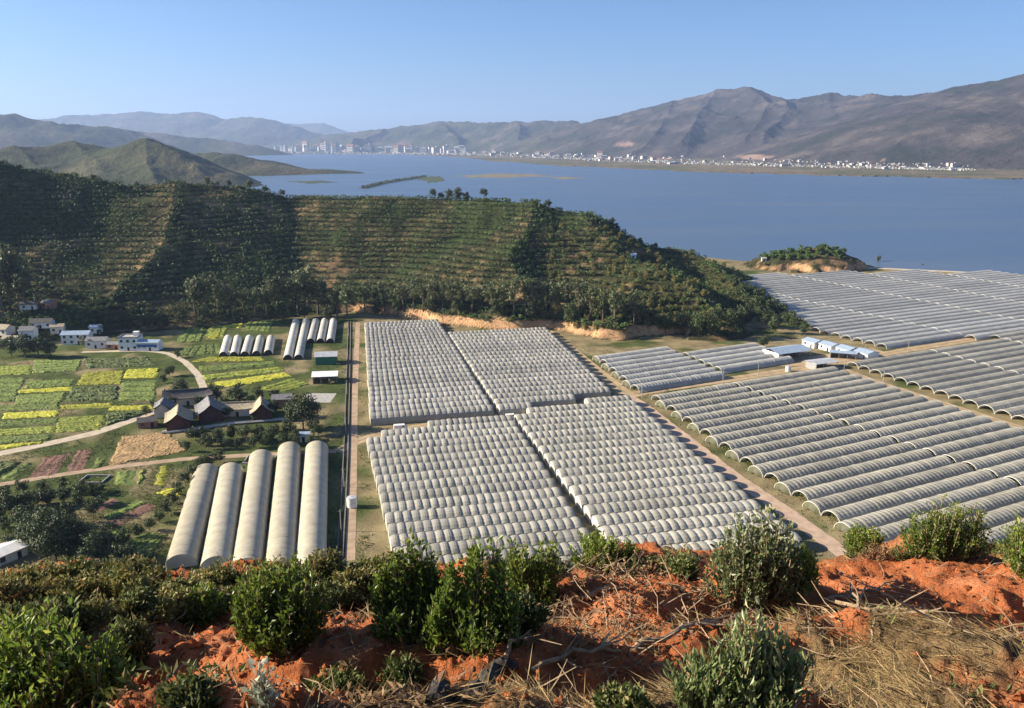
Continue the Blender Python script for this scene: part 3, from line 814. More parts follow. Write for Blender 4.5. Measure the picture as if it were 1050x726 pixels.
    nm = ['leftmost of five stubby ones', 'second of five stubby ones', 'middle of five stubby ones', 'fourth of five stubby ones', 'rightmost of five stubby ones', 'left of two long ones', 'right of two long ones', 'left of three behind the sheds', 'middle of three behind the sheds', 'right of three behind the sheds']
    single_tunnels([(a, b, n) for (a, b), n in zip(small, nm)], 4.9, 2.9, 1.6, 0.08, 3, 9, 'film_end', 'small whitish tunnel by the fields, %s', 'small whitish tunnels by the village fields', 30)


def single_tunnels(items, w, h, hoop, bulge, sub, narc, cover, lab, group, seed):
    global N_TUNNEL
    for i, (a, b, n) in enumerate(items):
        rs = np.random.RandomState(seed + i)
        p, q = G(*a)[:2], G(*b)[:2]
        d = q - p; L = float(np.hypot(*d))
        t = thing('greenhouse_tunnel', lab % n, 'greenhouse', (p[0], p[1], 0), math.atan2(d[1], d[0]), group)
        wall = 0.5 if w > 6 else 0.02
        V, Fq = tunnel_cover(L, w, wall, h - wall, hoop, bulge, sub, narc, rs)
        mk('plastic_cover', V, [Fq], M[cover], t, smooth=True)
        for e, x in ((0, 0.02), (1, L - 0.02)):
            P = end_profile(w - 0.1, wall, h - wall - 0.05, 17); P[:, 0] = x
            c = P.mean(0); V = np.vstack([P, c]); m = len(P)
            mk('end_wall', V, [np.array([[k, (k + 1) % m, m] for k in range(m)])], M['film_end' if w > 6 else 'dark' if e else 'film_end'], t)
        N_TUNNEL += 1


# ------------------------------------------------------------------ fields
def patch(quad, crop, label, height=0.5, stripes=0, seed=0, step=0.8):
    P = np.array([G(*p)[:2] for p in quad])
    lu = max(np.hypot(*(P[1] - P[0])), np.hypot(*(P[2] - P[3]))); lv = max(np.hypot(*(P[3] - P[0])), np.hypot(*(P[2] - P[1])))
    nu, nv = max(4, int(lu / step)), max(4, int(lv / step))
    rs = np.random.RandomState(seed)
    u, v = np.meshgrid(np.linspace(0, 1, nu), np.linspace(0, 1, nv), indexing='ij')
    Q = (P[0][None, None] * ((1 - u) * (1 - v))[..., None] + P[1] * (u * (1 - v))[..., None] + P[2] * (u * v)[..., None] + P[3] * ((1 - u) * v)[..., None])
    Q = Q + rs.normal(0, 0.22, Q.shape); Q = Q + np.stack([noise(Q[..., 0] / 4, Q[..., 1] / 4, 400), noise(Q[..., 0] / 4, Q[..., 1] / 4, 401)], -1) * 1.1
    edge = np.minimum(np.minimum(u * nu, (1 - u) * nu), np.minimum(v * nv, (1 - v) * nv))
    z = height * rs.uniform(0.35, 1.0, u.shape) * np.where(edge < 0.6, 0.05, 1)
    tone = 0.5 + 0.6 * fbm(Q[..., 0] / 5, Q[..., 1] / 5, 3, 200 + seed) + rs.normal(0, 0.16, u.shape)
    if stripes:
        st = (np.sin(v * stripes * 2 * math.pi + 0.5 * noise(u * 4, v * 9, seed)) > 0.62)
        z = np.where(st, z * 0.25, z); tone = np.where(st, 0.05, tone)
    V = np.concatenate([Q, (z + 0.055)[..., None]], -1).reshape(-1, 3)
    o = mk('crop_field', V, [grid_faces(nu, nv)], M[crop], rnd=np.clip(tone, 0, 1).ravel())
    return tag(o, label, 'field', 'crop plots on the valley floor', 'stuff')


def fields():
    Y, Lm, Gr, Dk, Rd, Oc = 'crop_yellow', 'crop_lime', 'crop_green', 'crop_dark', 'crop_red', 'crop_ochre'
    T = [
        ([(77, 395), (88, 382), (128, 380), (124, 394)], Y, 'bright yellow flowering plot, larger of two below the village houses'),
        ([(126, 388), (131, 379), (164, 377.5), (161, 387.5)], Y, 'bright yellow flowering plot, smaller and nearer the pale lane'),
        ([(-30, 377), (32, 374), (31, 384), (-30, 386)], Lm, 'yellow green plot below the dark trees at the left edge'),
        ([(20, 400), (74, 396.6), (73, 401), (19, 403.5)], Y, 'thin yellow flowering strip left of the dark shrubby plot'),
        ([(63, 415.5), (116, 413), (115, 418), (62, 420)], Y, 'thin yellow strip above the striped lime plot'),
        ([(113, 417), (163, 415), (162, 420), (112, 421.5)], Y, 'thin yellow strip ending at the temple track'),
        ([(-30, 389), (27, 387), (15, 411), (-30, 413)], Gr, 'plain green plot at the left picture edge'),
        ([(29, 390), (78, 389), (72, 395.5), (24, 398.6)], Gr, 'green plot left of the bright yellow pair'),
        ([(74, 399), (121, 395.5), (120, 410), (67, 412)], Dk, 'dark shrubby plot under the larger yellow plot'),
        ([(125, 392), (161, 390), (159, 411), (122, 411)], Gr, 'green plot under the smaller yellow plot'),
        ([(35, 369), (84, 369), (79, 380), (33, 383)], Gr, 'dull green plot directly below the village hedge'),
        ([(86, 368), (150, 366), (160, 375), (90, 378)], Dk, 'dark green plot beside the village lane'),
        ([(17, 405.5), (69, 402.5), (62, 413.5), (15, 415)], Gr, 'green plot between the two thin yellow strips'),
        ([(3, 424), (61, 421), (58, 427), (3, 430)], Y, 'yellow strip below a green strip near the left edge'),
        ([(-30, 417), (60, 414), (60, 419.5), (-30, 423)], Gr, 'long green strip left of the thin yellow strips'),
        ([(-20, 433), (61, 428.5), (58, 434.5), (-20, 439)], Gr, 'dark green strip between two yellow strips at left'),
        ([(-30, 442), (58, 436.5), (55, 443.5), (-30, 448)], Lm, 'lime strip third up from the pale farm road'),
        ([(60, 428.5), (108, 425.5), (103, 440.6), (56, 444.5)], Lm, 'striped lime plot in the bend of the pale farm road'),
        ([(-30, 449.5), (54, 445), (48, 451.5), (-30, 457)], Gr, 'green strip second up from the pale farm road'),
        ([(-30, 459), (47, 453), (40, 455.5), (-30, 465)], Y, 'yellow strip directly above the pale farm road'),
        ([(110, 423), (160, 421), (140, 427), (108, 437)], Dk, 'dark plot in the corner of the temple track'),
        ([(0, 491), (27, 475), (34, 475), (13, 492)], Gr, 'slanting green bed at the left below the farm road'),
        ([(-25, 490), (-5, 474), (22, 474), (-6, 492)], Dk, 'slanting dark bed at the left edge below the farm road'),
        ([(29, 490), (46, 469), (72, 465), (56, 487)], Rd, 'slanting ploughed red brown bed between road and path'),
        ([(68, 484), (79, 462), (95, 460), (85, 482)], Rd, 'narrow ploughed bed left of the dry triangle'),
        ([(94, 481), (100, 469), (109, 468), (104, 480)], Gr, 'tiny green bed left of the dry triangle'),
        ([(112, 478), (124, 448), (172, 443), (192, 462), (192, 468)][:4], Oc, 'dry ochre plot of cut stalks in front of the temple'),
        ([(157.5, 498), (165, 478.5), (174, 477), (168, 498)], Y, 'short upright yellow strip below the path'),
        ([(140, 497), (145, 482), (149, 481.5), (146, 497)], Lm, 'thin lime strip left of the upright yellow strip'),
        ([(117, 497), (121, 484), (139, 482), (136, 497)], Gr, 'green beds below the path beside the thin lime strip'),
        ([(159, 507), (170, 501), (187, 501), (185, 509)], Y, 'yellow corner plot at the end of the curved hedge'),
        ([(106, 529), (142, 513), (152, 515), (112, 533)], Gr, 'green bed above the long red furrow'),
        ([(100, 541), (152, 516), (161, 520), (115, 543)], Rd, 'long red furrow pointing at the curved hedge'),
        ([(96, 523), (114, 511), (122, 513), (103, 525)], Rd, 'short red furrow beside the big dark trees'),
        ([(90, 552), (118, 541), (128, 545), (98, 560)], Gr, 'green bed in the corner below the red furrow'),
        ([(100, 568), (150, 545), (172, 548), (150, 572)], Gr, 'grassy plot under the curved hedge'),
        ([(210, 345), (216, 332), (235, 329), (230, 346)], Lm, 'lime plot left of the sunny square by the hill foot'),
        ([(230.5, 335.5), (234, 330), (250, 329), (248, 336.5)], Y, 'small yellow square near the hill foot'),
        ([(250, 338), (254, 328), (283, 325), (276, 340)], Gr, 'green plot under the hill foot trees'),
        ([(211, 348), (217, 342), (228, 341), (222, 348)], Y, 'small yellow plot beside the fallow patch'),
        ([(180, 352), (190, 336), (212, 333), (206, 350)], Gr, 'green plot between lane and fallow patch'),
        ([(196, 371), (214, 366), (268, 366), (272, 370)], Y, 'yellow strip under the stubby tunnels'),
        ([(203, 376), (282, 370.5), (284, 375), (206, 381)], Gr, 'green strip second below the stubby tunnels'),
        ([(208, 385), (288, 376.5), (292, 380.5), (210, 390)], Lm, 'lime strip third below the stubby tunnels'),
        ([(212, 393.5), (292, 382), (300, 386), (235, 397)], Y, 'yellow strip above the temple trees'),
        ([(262, 399), (300, 388), (318, 394), (292, 402)], Lm, 'lime corner plot beside the concrete yard'),
        ([(180, 366), (191, 356), (225, 352), (228, 362), ], Gr, 'green plot beside the bend of the lane'),
    ]
    for i, (q, m, l) in enumerate(T):
        patch(q, m, l, {Rd: 0.22, Oc: 0.35, Dk: 0.8}.get(m, 0.5), 7 if 'striped' in l else 5 if 'furrow' in l or 'beds' in l else (3 + i % 4) if m in (Gr, Lm, Dk, Rd) and 'tiny' not in l and 'thin' not in l else 0, i)
    # rough grass and weeds on the untilled ground between tracks and tunnels
    rs = np.random.RandomState(77); P = []
    for (x0, y0, x1, y1, n) in [(0, 366, 200, 470, 6000), (0, 470, 190, 585, 7000), (190, 325, 330, 450, 4000), (330, 330, 380, 580, 3500), (560, 335, 690, 410, 1600), (640, 400, 900, 580, 2600)]:
        q = np.stack([rs.uniform(x0, x1, n), rs.uniform(y0, y1, n)], -1)
        P += [G(*a) for a in q]
    P = np.array(P); P = P[(fbm(P[:, 0] / 14, P[:, 1] / 14, 3, 301) > -0.05) & ~on_road(P)]
    D = rs.normal(0, 0.5, P.shape); D[:, 2] = 1
    V, Ft, a = leaves(np.repeat(P, 2, 0) + rs.normal(0, 0.4, (len(P) * 2, 3)) * [1, 1, 0], np.repeat(D, 2, 0) + rs.normal(0, .4, (len(P) * 2, 3)), 0.55, 0.6, rs)
    tag(mk('rough_grass', V, [Ft], M['weed'], rnd=a), 'rough grass and weeds between the plots and tunnels', 'grass', None, 'stuff')


ROADLINES = [([(345, 463), (405, 441.5), (525, 424.5), (640, 407)], 3.5), ([(640, 404), (690, 440), (746, 484), (802, 522), (905, 597)], 3.8), ([(556, 336), (612, 380), (645, 406)], 3.6), ([(-60, 478), (0, 465), (40, 457), (100, 443.5), (135, 431), (168, 417.5)], 3.4),
             ([(-60, 503), (60, 487), (195, 470), (345, 462.5)], 2.4), ([(84, 361), (150, 359.5), (172, 362), (190, 371), (203, 384), (209, 398)], 2.4), ([(367, 330), (364, 400), (361.5, 500), (359, 575)], 2.2), ([(166, 443), (241, 433), (292, 429)], 2.2), ([(312, 408), (342, 408)], 7)]


def on_road(P):
    hit = np.zeros(len(P), bool)
    for pts, w in ROADLINES:
        Q = np.array([G(*p)[:2] for p in pts])
        for a, b in zip(Q[:-1], Q[1:]):
            d = b - a; t = np.clip(((P[:, :2] - a) @ d) / (d @ d), 0, 1)
            hit |= np.hypot(*(P[:, :2] - a - t[:, None] * d).T) < w
    return hit


# ------------------------------------------------------------------ buildings
def gable(mb, L, w, h, rise, over=0.4, th=0.18, mi=0, flare=0.0, n=6):
    """pitched roof slab over a box L (x) by w (y), ridge along x; flare lifts the ends, curve hollows the slopes"""
    nx = 7
    xs = np.linspace(-L / 2 - over, L / 2 + over, nx)
    vs = np.linspace(-1, 1, 2 * n + 1)
    top = []
    for x in xs:
        e = (abs(x) / (L / 2 + over)) ** 3 * flare
        for v in vs:
            a = abs(v)
            z = h + rise * ((1 - a) ** (1.0 if flare == 0 else 1.45)) - (over * rise / (w / 2) * a if flare == 0 else 0) + e * (0.4 + 0.6 * a)
            top.append((x, v * (w / 2 + over), z))
    top = np.array(top); bot = top.copy(); bot[:, 2] -= th
    g = grid_faces(nx, 2 * n + 1); m = len(top)
    nv = 2 * n + 1
    rim = [[i * nv, (i + 1) * nv, (i + 1) * nv + m, i * nv + m] for i in range(nx - 1)] + [[(i + 1) * nv - 1 + nv, (i + 1) * nv - 1, (i + 1) * nv - 1 + m, (i + 1) * nv - 1 + nv + m] for i in range(nx - 1)]
    rim += [[j + 1, j, j + m, j + 1 + m] for j in range(nv - 1)] + [[(nx - 1) * nv + j, (nx - 1) * nv + j + 1, (nx - 1) * nv + j + 1 + m, (nx - 1) * nv + j + m] for j in range(nv - 1)]
    mb.add(np.vstack([top, bot]), [g, g[:, ::-1] + m, np.array(rim)], mi)


def gable_walls(mb, L, w, h, rise, mi=0):
    P = np.array([[-L / 2, -w / 2, -0.1], [L / 2, -w / 2, -0.1], [L / 2, w / 2, -0.1], [-L / 2, w / 2, -0.1], [-L / 2, -w / 2, h], [L / 2, -w / 2, h], [L / 2, w / 2, h], [-L / 2, w / 2, h], [-L / 2, 0, h + rise * 0.92], [L / 2, 0, h + rise * 0.92]])
    mb.add(P, [np.array([[0, 1, 5, 4], [2, 3, 7, 6]]), np.array([[1, 2, 6, 9, 5], [3, 0, 4, 8, 7]])], mi)


def house(px, py, L, w, h, rise, deg, wall, roof, label, cat='house', name='house', style='gable', nwin=2, flare=0.0, floors=1, extras=''):
    p = HIT(px, py, 60)
    t = thing(name, label, cat, p, R(deg))
    b = MB()
    if style == 'gable':
        gable_walls(b, L, w, h, rise)
    else:
        b.box((0, 0, h / 2 - 0.05), (L, w, h + 0.1))
    b.build('wall', M[wall], t)
    r = MB()
    if style == 'gable':
        gable(r, L, w, h, rise, 0.45 if flare == 0 else 1.0, 0.2, 0, flare)
        if flare:
            r.box((0, 0, h + rise + 0.2), (L * 0.96, 0.4, 0.5)); r.box((-L / 2, 0, h + rise + 0.55), (0.5, 0.3, 0.9)); r.box((L / 2, 0, h + rise + 0.55), (0.5, 0.3, 0.9))
    else:
        r.box((0, 0, h + 0.12), (L + 0.3, w + 0.3, 0.22))
        for s in (-1, 1):
            r.box((0, s * (w / 2), h + 0.5), (L + 0.3, 0.2, 0.55)); r.box((s * (L / 2), 0, h + 0.5), (0.2, w - 0.25, 0.55))
    ro = r.build('roof', M[roof], t)
    if 'stair' in extras:
        MB().box((L * 0.28, w * 0.2, h + 1.3), (2.6, 2.6, 2.3)).box((L * 0.28, w * 0.2, h + 2.52), (3.0, 3.0, 0.15)).build('stair_tower', M[wall], t)
    if 'band' in extras:
        MB().box((0, -w / 2 - 0.04, h * 0.62), (L * 0.94, 0.07, h * 0.3)).build('blue_panel', M['blue'], t)
    for f in range(floors):
        z = (h / floors) * (f + 0.55)
        for k in range(nwin):
            x = (k + 0.5) / nwin * L - L / 2
            if f == 0 and k == nwin // 2:
                q = MB().box((x, -w / 2 - 0.02, 1.05), (1.1, 0.08, 2.1)).build('door', M['dark'], t)
                continue
            q = MB().box((x, -w / 2 - 0.015, z), (1.4, 0.07, 1.3)).build('window', M['glass'], t)
            MB().box((x, -w / 2 - 0.06, z - 0.72), (1.7, 0.18, 0.12)).build('sill', M['concrete'], q)
    return t


def shed(px, py, L, w, h, rise, deg, roof, label, side=None, name='shed'):
    """open shed: posts, pitched sheet roof, half closed sides"""
    p = HIT(px, py, 60)
    t = thing(name, label, 'shed', p, R(deg))
    for sx in (-1, -0.33, 0.33, 1):
        for sy in (-1, 1):
            MB().box((sx * (L / 2 - 0.2), sy * (w / 2 - 0.2), h / 2), (0.18, 0.18, h)).build('post', M['steel'], t)
    r = MB(); gable(r, L, w, h, rise, 0.5, 0.1); r.build('roof', M[roof], t)
    b = MB().box((0, w / 2 - 0.08, h * 0.5), (L - 0.5, 0.06, h - 0.1)).build('back_wall', M[side or 'steel'], t)
    MB().box((-L / 2 + 0.06, 0, h * 0.5), (0.06, w - 0.6, h - 0.1)).build('side_wall', M[side or 'steel'], t)
    if side == 'green_sheet':
        MB().box((0, -w / 2 + 0.1, h * 0.45), (L - 0.6, 0.06, h * 0.88)).build('front_wall', M[side], t)
    rs = np.random.RandomState(int(px))
    for k in range(4):
        MB().box((rs.uniform(-.35, .35) * L, rs.uniform(-.2, .2) * w, 0.6), (rs.uniform(1, 2.5), rs.uniform(1, 2), 1.2), rs.uniform(0, 1)).build('stored_goods', M['wood'], t)
    return t


def tank(px, py, d, h, label, mat='white'):
    p = HIT(px, py, 60); t = thing('water_tank', label, 'tank', p)
    n = 28; a = np.arange(n) * 2 * math.pi / n
    prof = [(d / 2, 0), (d / 2, h), (d / 2 * 0.97, h + 0.15), (d * 0.25, h + d * 0.07), (0.05, h + d * 0.1)]
    V = np.array([[r * math.cos(t_), r * math.sin(t_), z] for r, z in prof for t_ in a])
    Fq = [[i * n + j, i * n + (j + 1) % n, (i + 1) * n + (j + 1) % n, (i + 1) * n + j] for i in range(len(prof) - 1) for j in range(n)]
    split = n
    mk('tank_shell', V, [np.array(Fq[:split])], M[mat], t, smooth=False)
    mk('tank_roof', V, [np.array(Fq[split:])], M['grey_roof'], t)
    b = MB()
    for z in np.linspace(0.3, h - 0.1, 5):
        b.tube([(d / 2 * 1.01 * math.cos(q), d / 2 * 1.01 * math.sin(q), z) for q in np.linspace(0, 2 * math.pi, 29)], 0.06, 4)
    b.build('hoop_band', M['steel'], t)


def vehicle(px, py, L, w, h, deg, label, cat, box=True):
    p = HIT(px, py, 60); t = thing('parked_van' if not box else 'parked_truck', label, cat, p, R(deg))
    b = MB(); P = [(-L / 2, .35), (-L / 2, h), (L * .28, h), (L * .40, h * .62), (L / 2, h * .52), (L / 2, .35)]
    n = len(P); V = np.array([[x, s * w / 2, z] for s in (-1, 1) for x, z in P])
    b.add(V, [np.array([[i, (i + 1) % n, (i + 1) % n + n, i + n] for i in range(n)]), np.arange(n)[None], np.arange(n)[None, ::-1] + n]); b.build('body', M['white'], t)
    MB().box((L * .345, 0, h * .8), (0.12, w * .86, h * .3)).build('windscreen', M['glass'], t)
    for s in (-1, 1):
        MB().box((L * .18, s * w / 2, h * .76), (L * .16, 0.05, h * .26)).build('side_window', M['glass'], t)
        for x in (-L * .3, L * .3):
            a = np.linspace(0, 2 * math.pi, 13)
            MB().tube([(x, s * (w / 2 - .22), .36), (x, s * (w / 2 + .03), .36)], 0.36, 12).build('wheel', M['rubber'], t)


def pole(px, py, h, label, name='utility_pole', arm=True):
    p = HIT(px, py, 60); t = thing(name, label, 'pole', p)
    MB().tube([(0, 0, 0), (0, 0, h)], [0.16, 0.10], 6).build('post', M['concrete'], t)
    if arm:
        MB().box((0, 0, h - 0.5), (1.6, 0.1, 0.1), 0.3).build('crossarm', M['steel'], t)


def buildings():
    H = house
    # the village at the foot of the hill
    H(30, 347, 8, 7, 5.2, 1.8, 10, 'white', 'tile', 'white gabled house with dark tiled roof above the dark hedge trees')
    H(80, 352, 15, 7, 6.0, 1.5, 6, 'white', 'blue_roof', 'two storey white house with long pale blue roof', nwin=4, floors=2)
    H(101, 356, 11, 7, 4.6, 1.5, 4, 'white', 'tile', 'low white house between the blue roofed house and the cube house', nwin=3)
    H(135, 358, 10.5, 8, 7.2, 0, 2, 'white', 'concrete', 'white cube house with flat roof and stair tower', style='flat', nwin=3, floors=2, extras='stair')
    H(154, 358.5, 12, 7, 5.0, 0.9, 0, 'white', 'blue_roof', 'low house with a blue panelled front at the lane', nwin=4, extras='band')
    H(60, 341, 7, 6, 4.2, 1.2, 15, 'cream', 'tan_tile', 'small cream house behind the blue roofed house')
    H(44, 336, 12, 6, 3.6, 1.8, 8, 'white', 'dark_tile', 'long dark tiled house behind the white gabled house', nwin=3)
    H(51, 316, 7, 5, 4.0, 1.2, -20, 'brick', 'tile', 'small brick house alone higher up the hill foot')
    H(3, 343, 11, 7, 4.0, 2.0, -12, 'cream', 'tan_tile', 'tan roofed house at the left picture edge', nwin=3)
    H(13, 352, 9, 5, 3.2, 1.2, -8, 'cream', 'tan_tile', 'low cream outbuilding beside the tan roofed house')
    H(99, 341, 6, 5, 3.8, 1.2, 10, 'white', 'blue_roof', 'small pale blue roofed hut behind the low white house')
    H(30, 317, 9, 5, 3.4, 1.4, 18, 'cream', 'dark_tile', 'dark roofed farm hut in the shade above the village')
    H(118, 357.5, 7, 5, 3.2, 1.0, 3, 'brick', 'tile', 'low brick store left of the cube house')
    # the temple compound
    K = dict(name='temple_hall', cat='temple hall', flare=1.1, nwin=3)
    H(168, 426, 8, 6, 3.6, 2.8, -75, 'cream', 'tile', 'small grey roofed hall at the left corner of the temple', **K)
    H(184, 437, 12, 9, 3.0, 4.0, -70, 'red_wall', 'tan_tile', 'front temple hall with sunlit tan roof and dark red wall', **K)
    H(216, 429, 12, 9.5, 3.4, 4.2, -66, 'red_wall', 'tile', 'main temple hall with upturned grey roof in the middle', **K)
    H(194, 414, 19, 6, 3.6, 2.8, 14, 'cream', 'dark_tile', 'long dark roofed rear hall of the temple', **K)
    H(245, 425, 17, 6, 3.4, 1.8, 8, 'cream', 'tan_tile', 'low pinkish roofed side wing of the temple', **K)
    H(269, 428, 10, 8, 2.8, 4.6, -72, 'red_wall', 'tan_tile', 'steep roofed temple hall at the right end', **K)
    H(290, 417, 8, 6, 4.4, 1.4, 10, 'brick', 'tile', 'reddish brick house between the temple and the round tree')
    H(152, 437, 7, 5, 2.8, 1.2, 20, 'brick', 'dark_tile', 'low dark hut at the end of the pale farm road')
    shed(335, 372, 11, 8, 4.6, 1.6, 8, 'grey_roof', 'open shed with grey roof and green front beside the canal path', 'green_sheet')
    shed(334, 391, 11.5, 9, 3.8, 1.3, 8, 'white', 'open shed with whitish roof in front of the green one')
    shed(806, 366, 22, 13, 4.2, 1.5, 24, 'blue_roof', 'large farm shed with pale blue roof at the hill end', 'white')
    shed(842, 377, 14, 8, 3.6, 0.6, 22, 'grey_roof', 'low grey flat shed beside the road in front of the tanks')
    shed(864, 367, 13, 6, 3.4, 0.5, -20, 'blue_roof', 'narrow lean shed with bluish roof beside the tanks')
    for px, py, n in ((834, 355, 'leftmost of four, next to the large shed'), (851, 358.5, 'second from the large shed'), (869, 362.5, 'third from the large shed'), (888, 366.5, 'rightmost of four, beside the arches')):
        house(px, py, 9, 8.5, 3.4, 1.0, -64, 'white', 'blue_roof', 'low white farm building with pale roof, ' + n, 'farm building', 'farm_building', nwin=2)
    tank(808, 381, 2.6, 2.6, 'little white tank at the roadside by the short tunnels')
    tank(361, 520, 3.2, 3.2, 'white tank standing on the canal path')
    house(312, 452, 4.2, 3.2, 3.2, 0.3, 5, 'white', 'blue_roof', 'tiny pale blue hut behind the cream tunnels', 'hut', 'hut', nwin=1)
    house(5, 573, 9, 7, 2.9, 0.8, 60, 'white', 'white', 'white roofed cabin among dark trees at the left edge', 'cabin', 'cabin', nwin=2)
    vehicle(411, 441, 5.5, 2.0, 2.3, 12, 'white van parked at the corner of the far pale block', 'van', False)
    vehicle(524, 429, 4.5, 1.8, 1.9, 12, 'white van parked on the road between the pale blocks', 'van', False)
    for px, py, s in ((658, 408, 'at the crossroads'), (741, 394, 'midway between crossroads and sheds'), (777, 387, 'by the second column of short tunnels'), (931, 361, 'beside the lakeside tunnels'), (886, 369, 'at the sheds'), (865, 384, 'at the corner of the right-hand block'), (905, 397, 'along the right-hand block')):
        pole(px, py, 8.0, 'thin pale pole along the road, ' + s, arm=False)
    for i, (px, py) in enumerate(((357.5, 345), (357, 372), (356, 405), (355, 445), (353, 500), (350, 545))):
        pole(px, py, 7.0, 'utility pole beside the canal, %s from the hill' % ORD[i])
    # concrete channel beside the canal path
    for nm, off, w_, mat in (('channel', 357.5, 1.6, 'dark'), ):
        pts = [G(358.5, 330), G(357.5, 370), G(356.5, 410), G(355, 460), G(352, 520), G(348, 580)]
        b = MB()
        for s in (-1, 1):
            q = np.array(pts) + [s * 0.8, 0, 0.25]
            b.tube(q, 0.28, 4)
        tag(b.build('water_channel', M['dark_tile']), 'raised concrete channel running beside the canal path', 'channel')
    # retaining wall below the temple
    q = [G(166, 445.5), G(205, 441), G(241, 435.5), G(292, 431.5)]
    b = MB(); b.tube(np.array(q) + [0, 0, 0.6], 0.55, 4); tag(b.build('retaining_wall', M['concrete']), 'low concrete retaining wall along the temple path', 'wall')
    # plank frame of the sunken pit and the white heap by the stubby tunnels
    t = thing('cold_frame', 'low brick cold frame beside the path left of the cream tunnels', 'cold frame', G(266, 472))
    for c, s in (((-5, 0, .3), (.3, 7, .6)), ((5, 0, .3), (.3, 7, .6)), ((0, -3.6, .3), (10.3, .3, .6)), ((0, 3.6, .3), (10.3, .3, .6))):
        MB().box(c, s).build('side_board', M['concrete'], t)
    t = thing('cold_frame', 'low brick cold frame in the shade below the path', 'cold frame', G(97, 492))
    for c, s in (((-4, 0, .3), (.3, 6, .6)), ((4, 0, .3), (.3, 6, .6)), ((0, -3.1, .3), (8.3, .3, .6)), ((0, 3.1, .3), (8.3, .3, .6))):
        MB().box(c, s).build('side_board', M['concrete'], t)
    rs = np.random.RandomState(3); b = MB()
    for k in range(14):
        b.box((rs.normal(0, 2), rs.normal(0, 1), 0.4 + rs.uniform(0, .8)), rs.uniform(.8, 2.2, 3), rs.uniform(0, 3))
    o = b.build('film_heap', M['film_end']); o.location = G(235, 364); tag(o, 'heap of crumpled white film beside the stubby tunnels', 'heap')
    house(783, 268, 4, 3, 3, 0.8, 0, 'cream', 'concrete', 'tiny pale hut on the knoll by the lake', 'hut', 'hut', nwin=1)
    house(648, 265, 5, 3.5, 3, 0.8, 20, 'white', 'white', 'tiny white hut on the right shoulder of the hill', 'hut', 'hut', nwin=1)


# ------------------------------------------------------------------ trees
def tree(name, label, cat, group, h, w, kind, seed, nclump=14, per=42, leaf=0.55):
    rs = np.random.RandomState(seed)
    t = thing(name, label, cat, (0, 0, 0), 0, group)
    mat = {'gum': 'gum', 'round': 'crown', 'orchard': 'orchard', 'scrub': 'scrub', 'pale': 'weed'}[kind]
    lo = {'gum': 0.34, 'round': 0.22, 'orchard': 0.12, 'scrub': 0.1, 'pale': 0.2}[kind]
    cen = []
    while len(cen) < nclump:
        q = rs.uniform(-1, 1, 3)
        if np.linalg.norm(q) < 1:
            z = lo + (1 - lo) * (q[2] * 0.5 + 0.5)
            cen.append((q[0] * w * 0.38, q[1] * w * 0.38, h * z * 0.93))
    cen = np.array(cen)
    b = MB(); lean = rs.normal(0, 0.03, 2) * h
    top = np.array([lean[0], lean[1], h * 0.72]); rad = 0.02 * h + 0.05
    b.tube([(0, 0, -0.3), tuple(top * 0.35), tuple(top * 0.7), tuple(top)], [rad, rad * .8, rad * .5, rad * .2], 6)
    for c in cen[::2]:
        s = top * np.clip(c[2] / top[2] * 0.6, 0.15, 0.9)
        b.tube([s, (s + c) / 2 + [0, 0, -0.02 * h], c], [rad * .45, rad * .3, rad * .1], 4)
    b.build('trunk', M['bark'], t)
    P, D, O = [], [], []
    for c in cen:
        r = w * rs.uniform(0.13, 0.25)
        d = rs.normal(size=(per, 3)); d /= np.linalg.norm(d, axis=1)[:, None]
        P.append(c + d * r * rs.uniform(0.35, 1.0, (per, 1)) * [1, 1, 0.8 if kind != 'gum' else 1.2]); D.append(d * 0.7 + rs.normal(0, 0.5, (per, 3)) + [0, 0, 0.15]); O.append(d)
    P, D = np.concatenate(P), np.concatenate(D)
    V, Ft, a = leaves(P, D, leaf, 0.8, rs, 0.1, out=np.concatenate(O))
    mk('crown', V, [Ft], M[mat], t, rnd=a)
    return t


class Kit:
    """prototypes of one kind; the first uses place the prototypes themselves"""
    def __init__(s, protos):
        s.p = protos; s.used = [False] * len(protos); s.k = 0

    def put(s, P, scale, rz, label=None, group=None, sz=None):
        i = s.k % len(s.p); s.k += 1
        o = copy_tree(s.p[i]) if s.used[i] else s.p[i]
        s.used[i] = True
        o.location = [float(v) for v in P]; o.rotation_euler = (0, 0, rz); o.scale = (scale, scale, scale * (sz or 1))
        if label: o['label'] = label
        if group: o['group'] = group
        return o


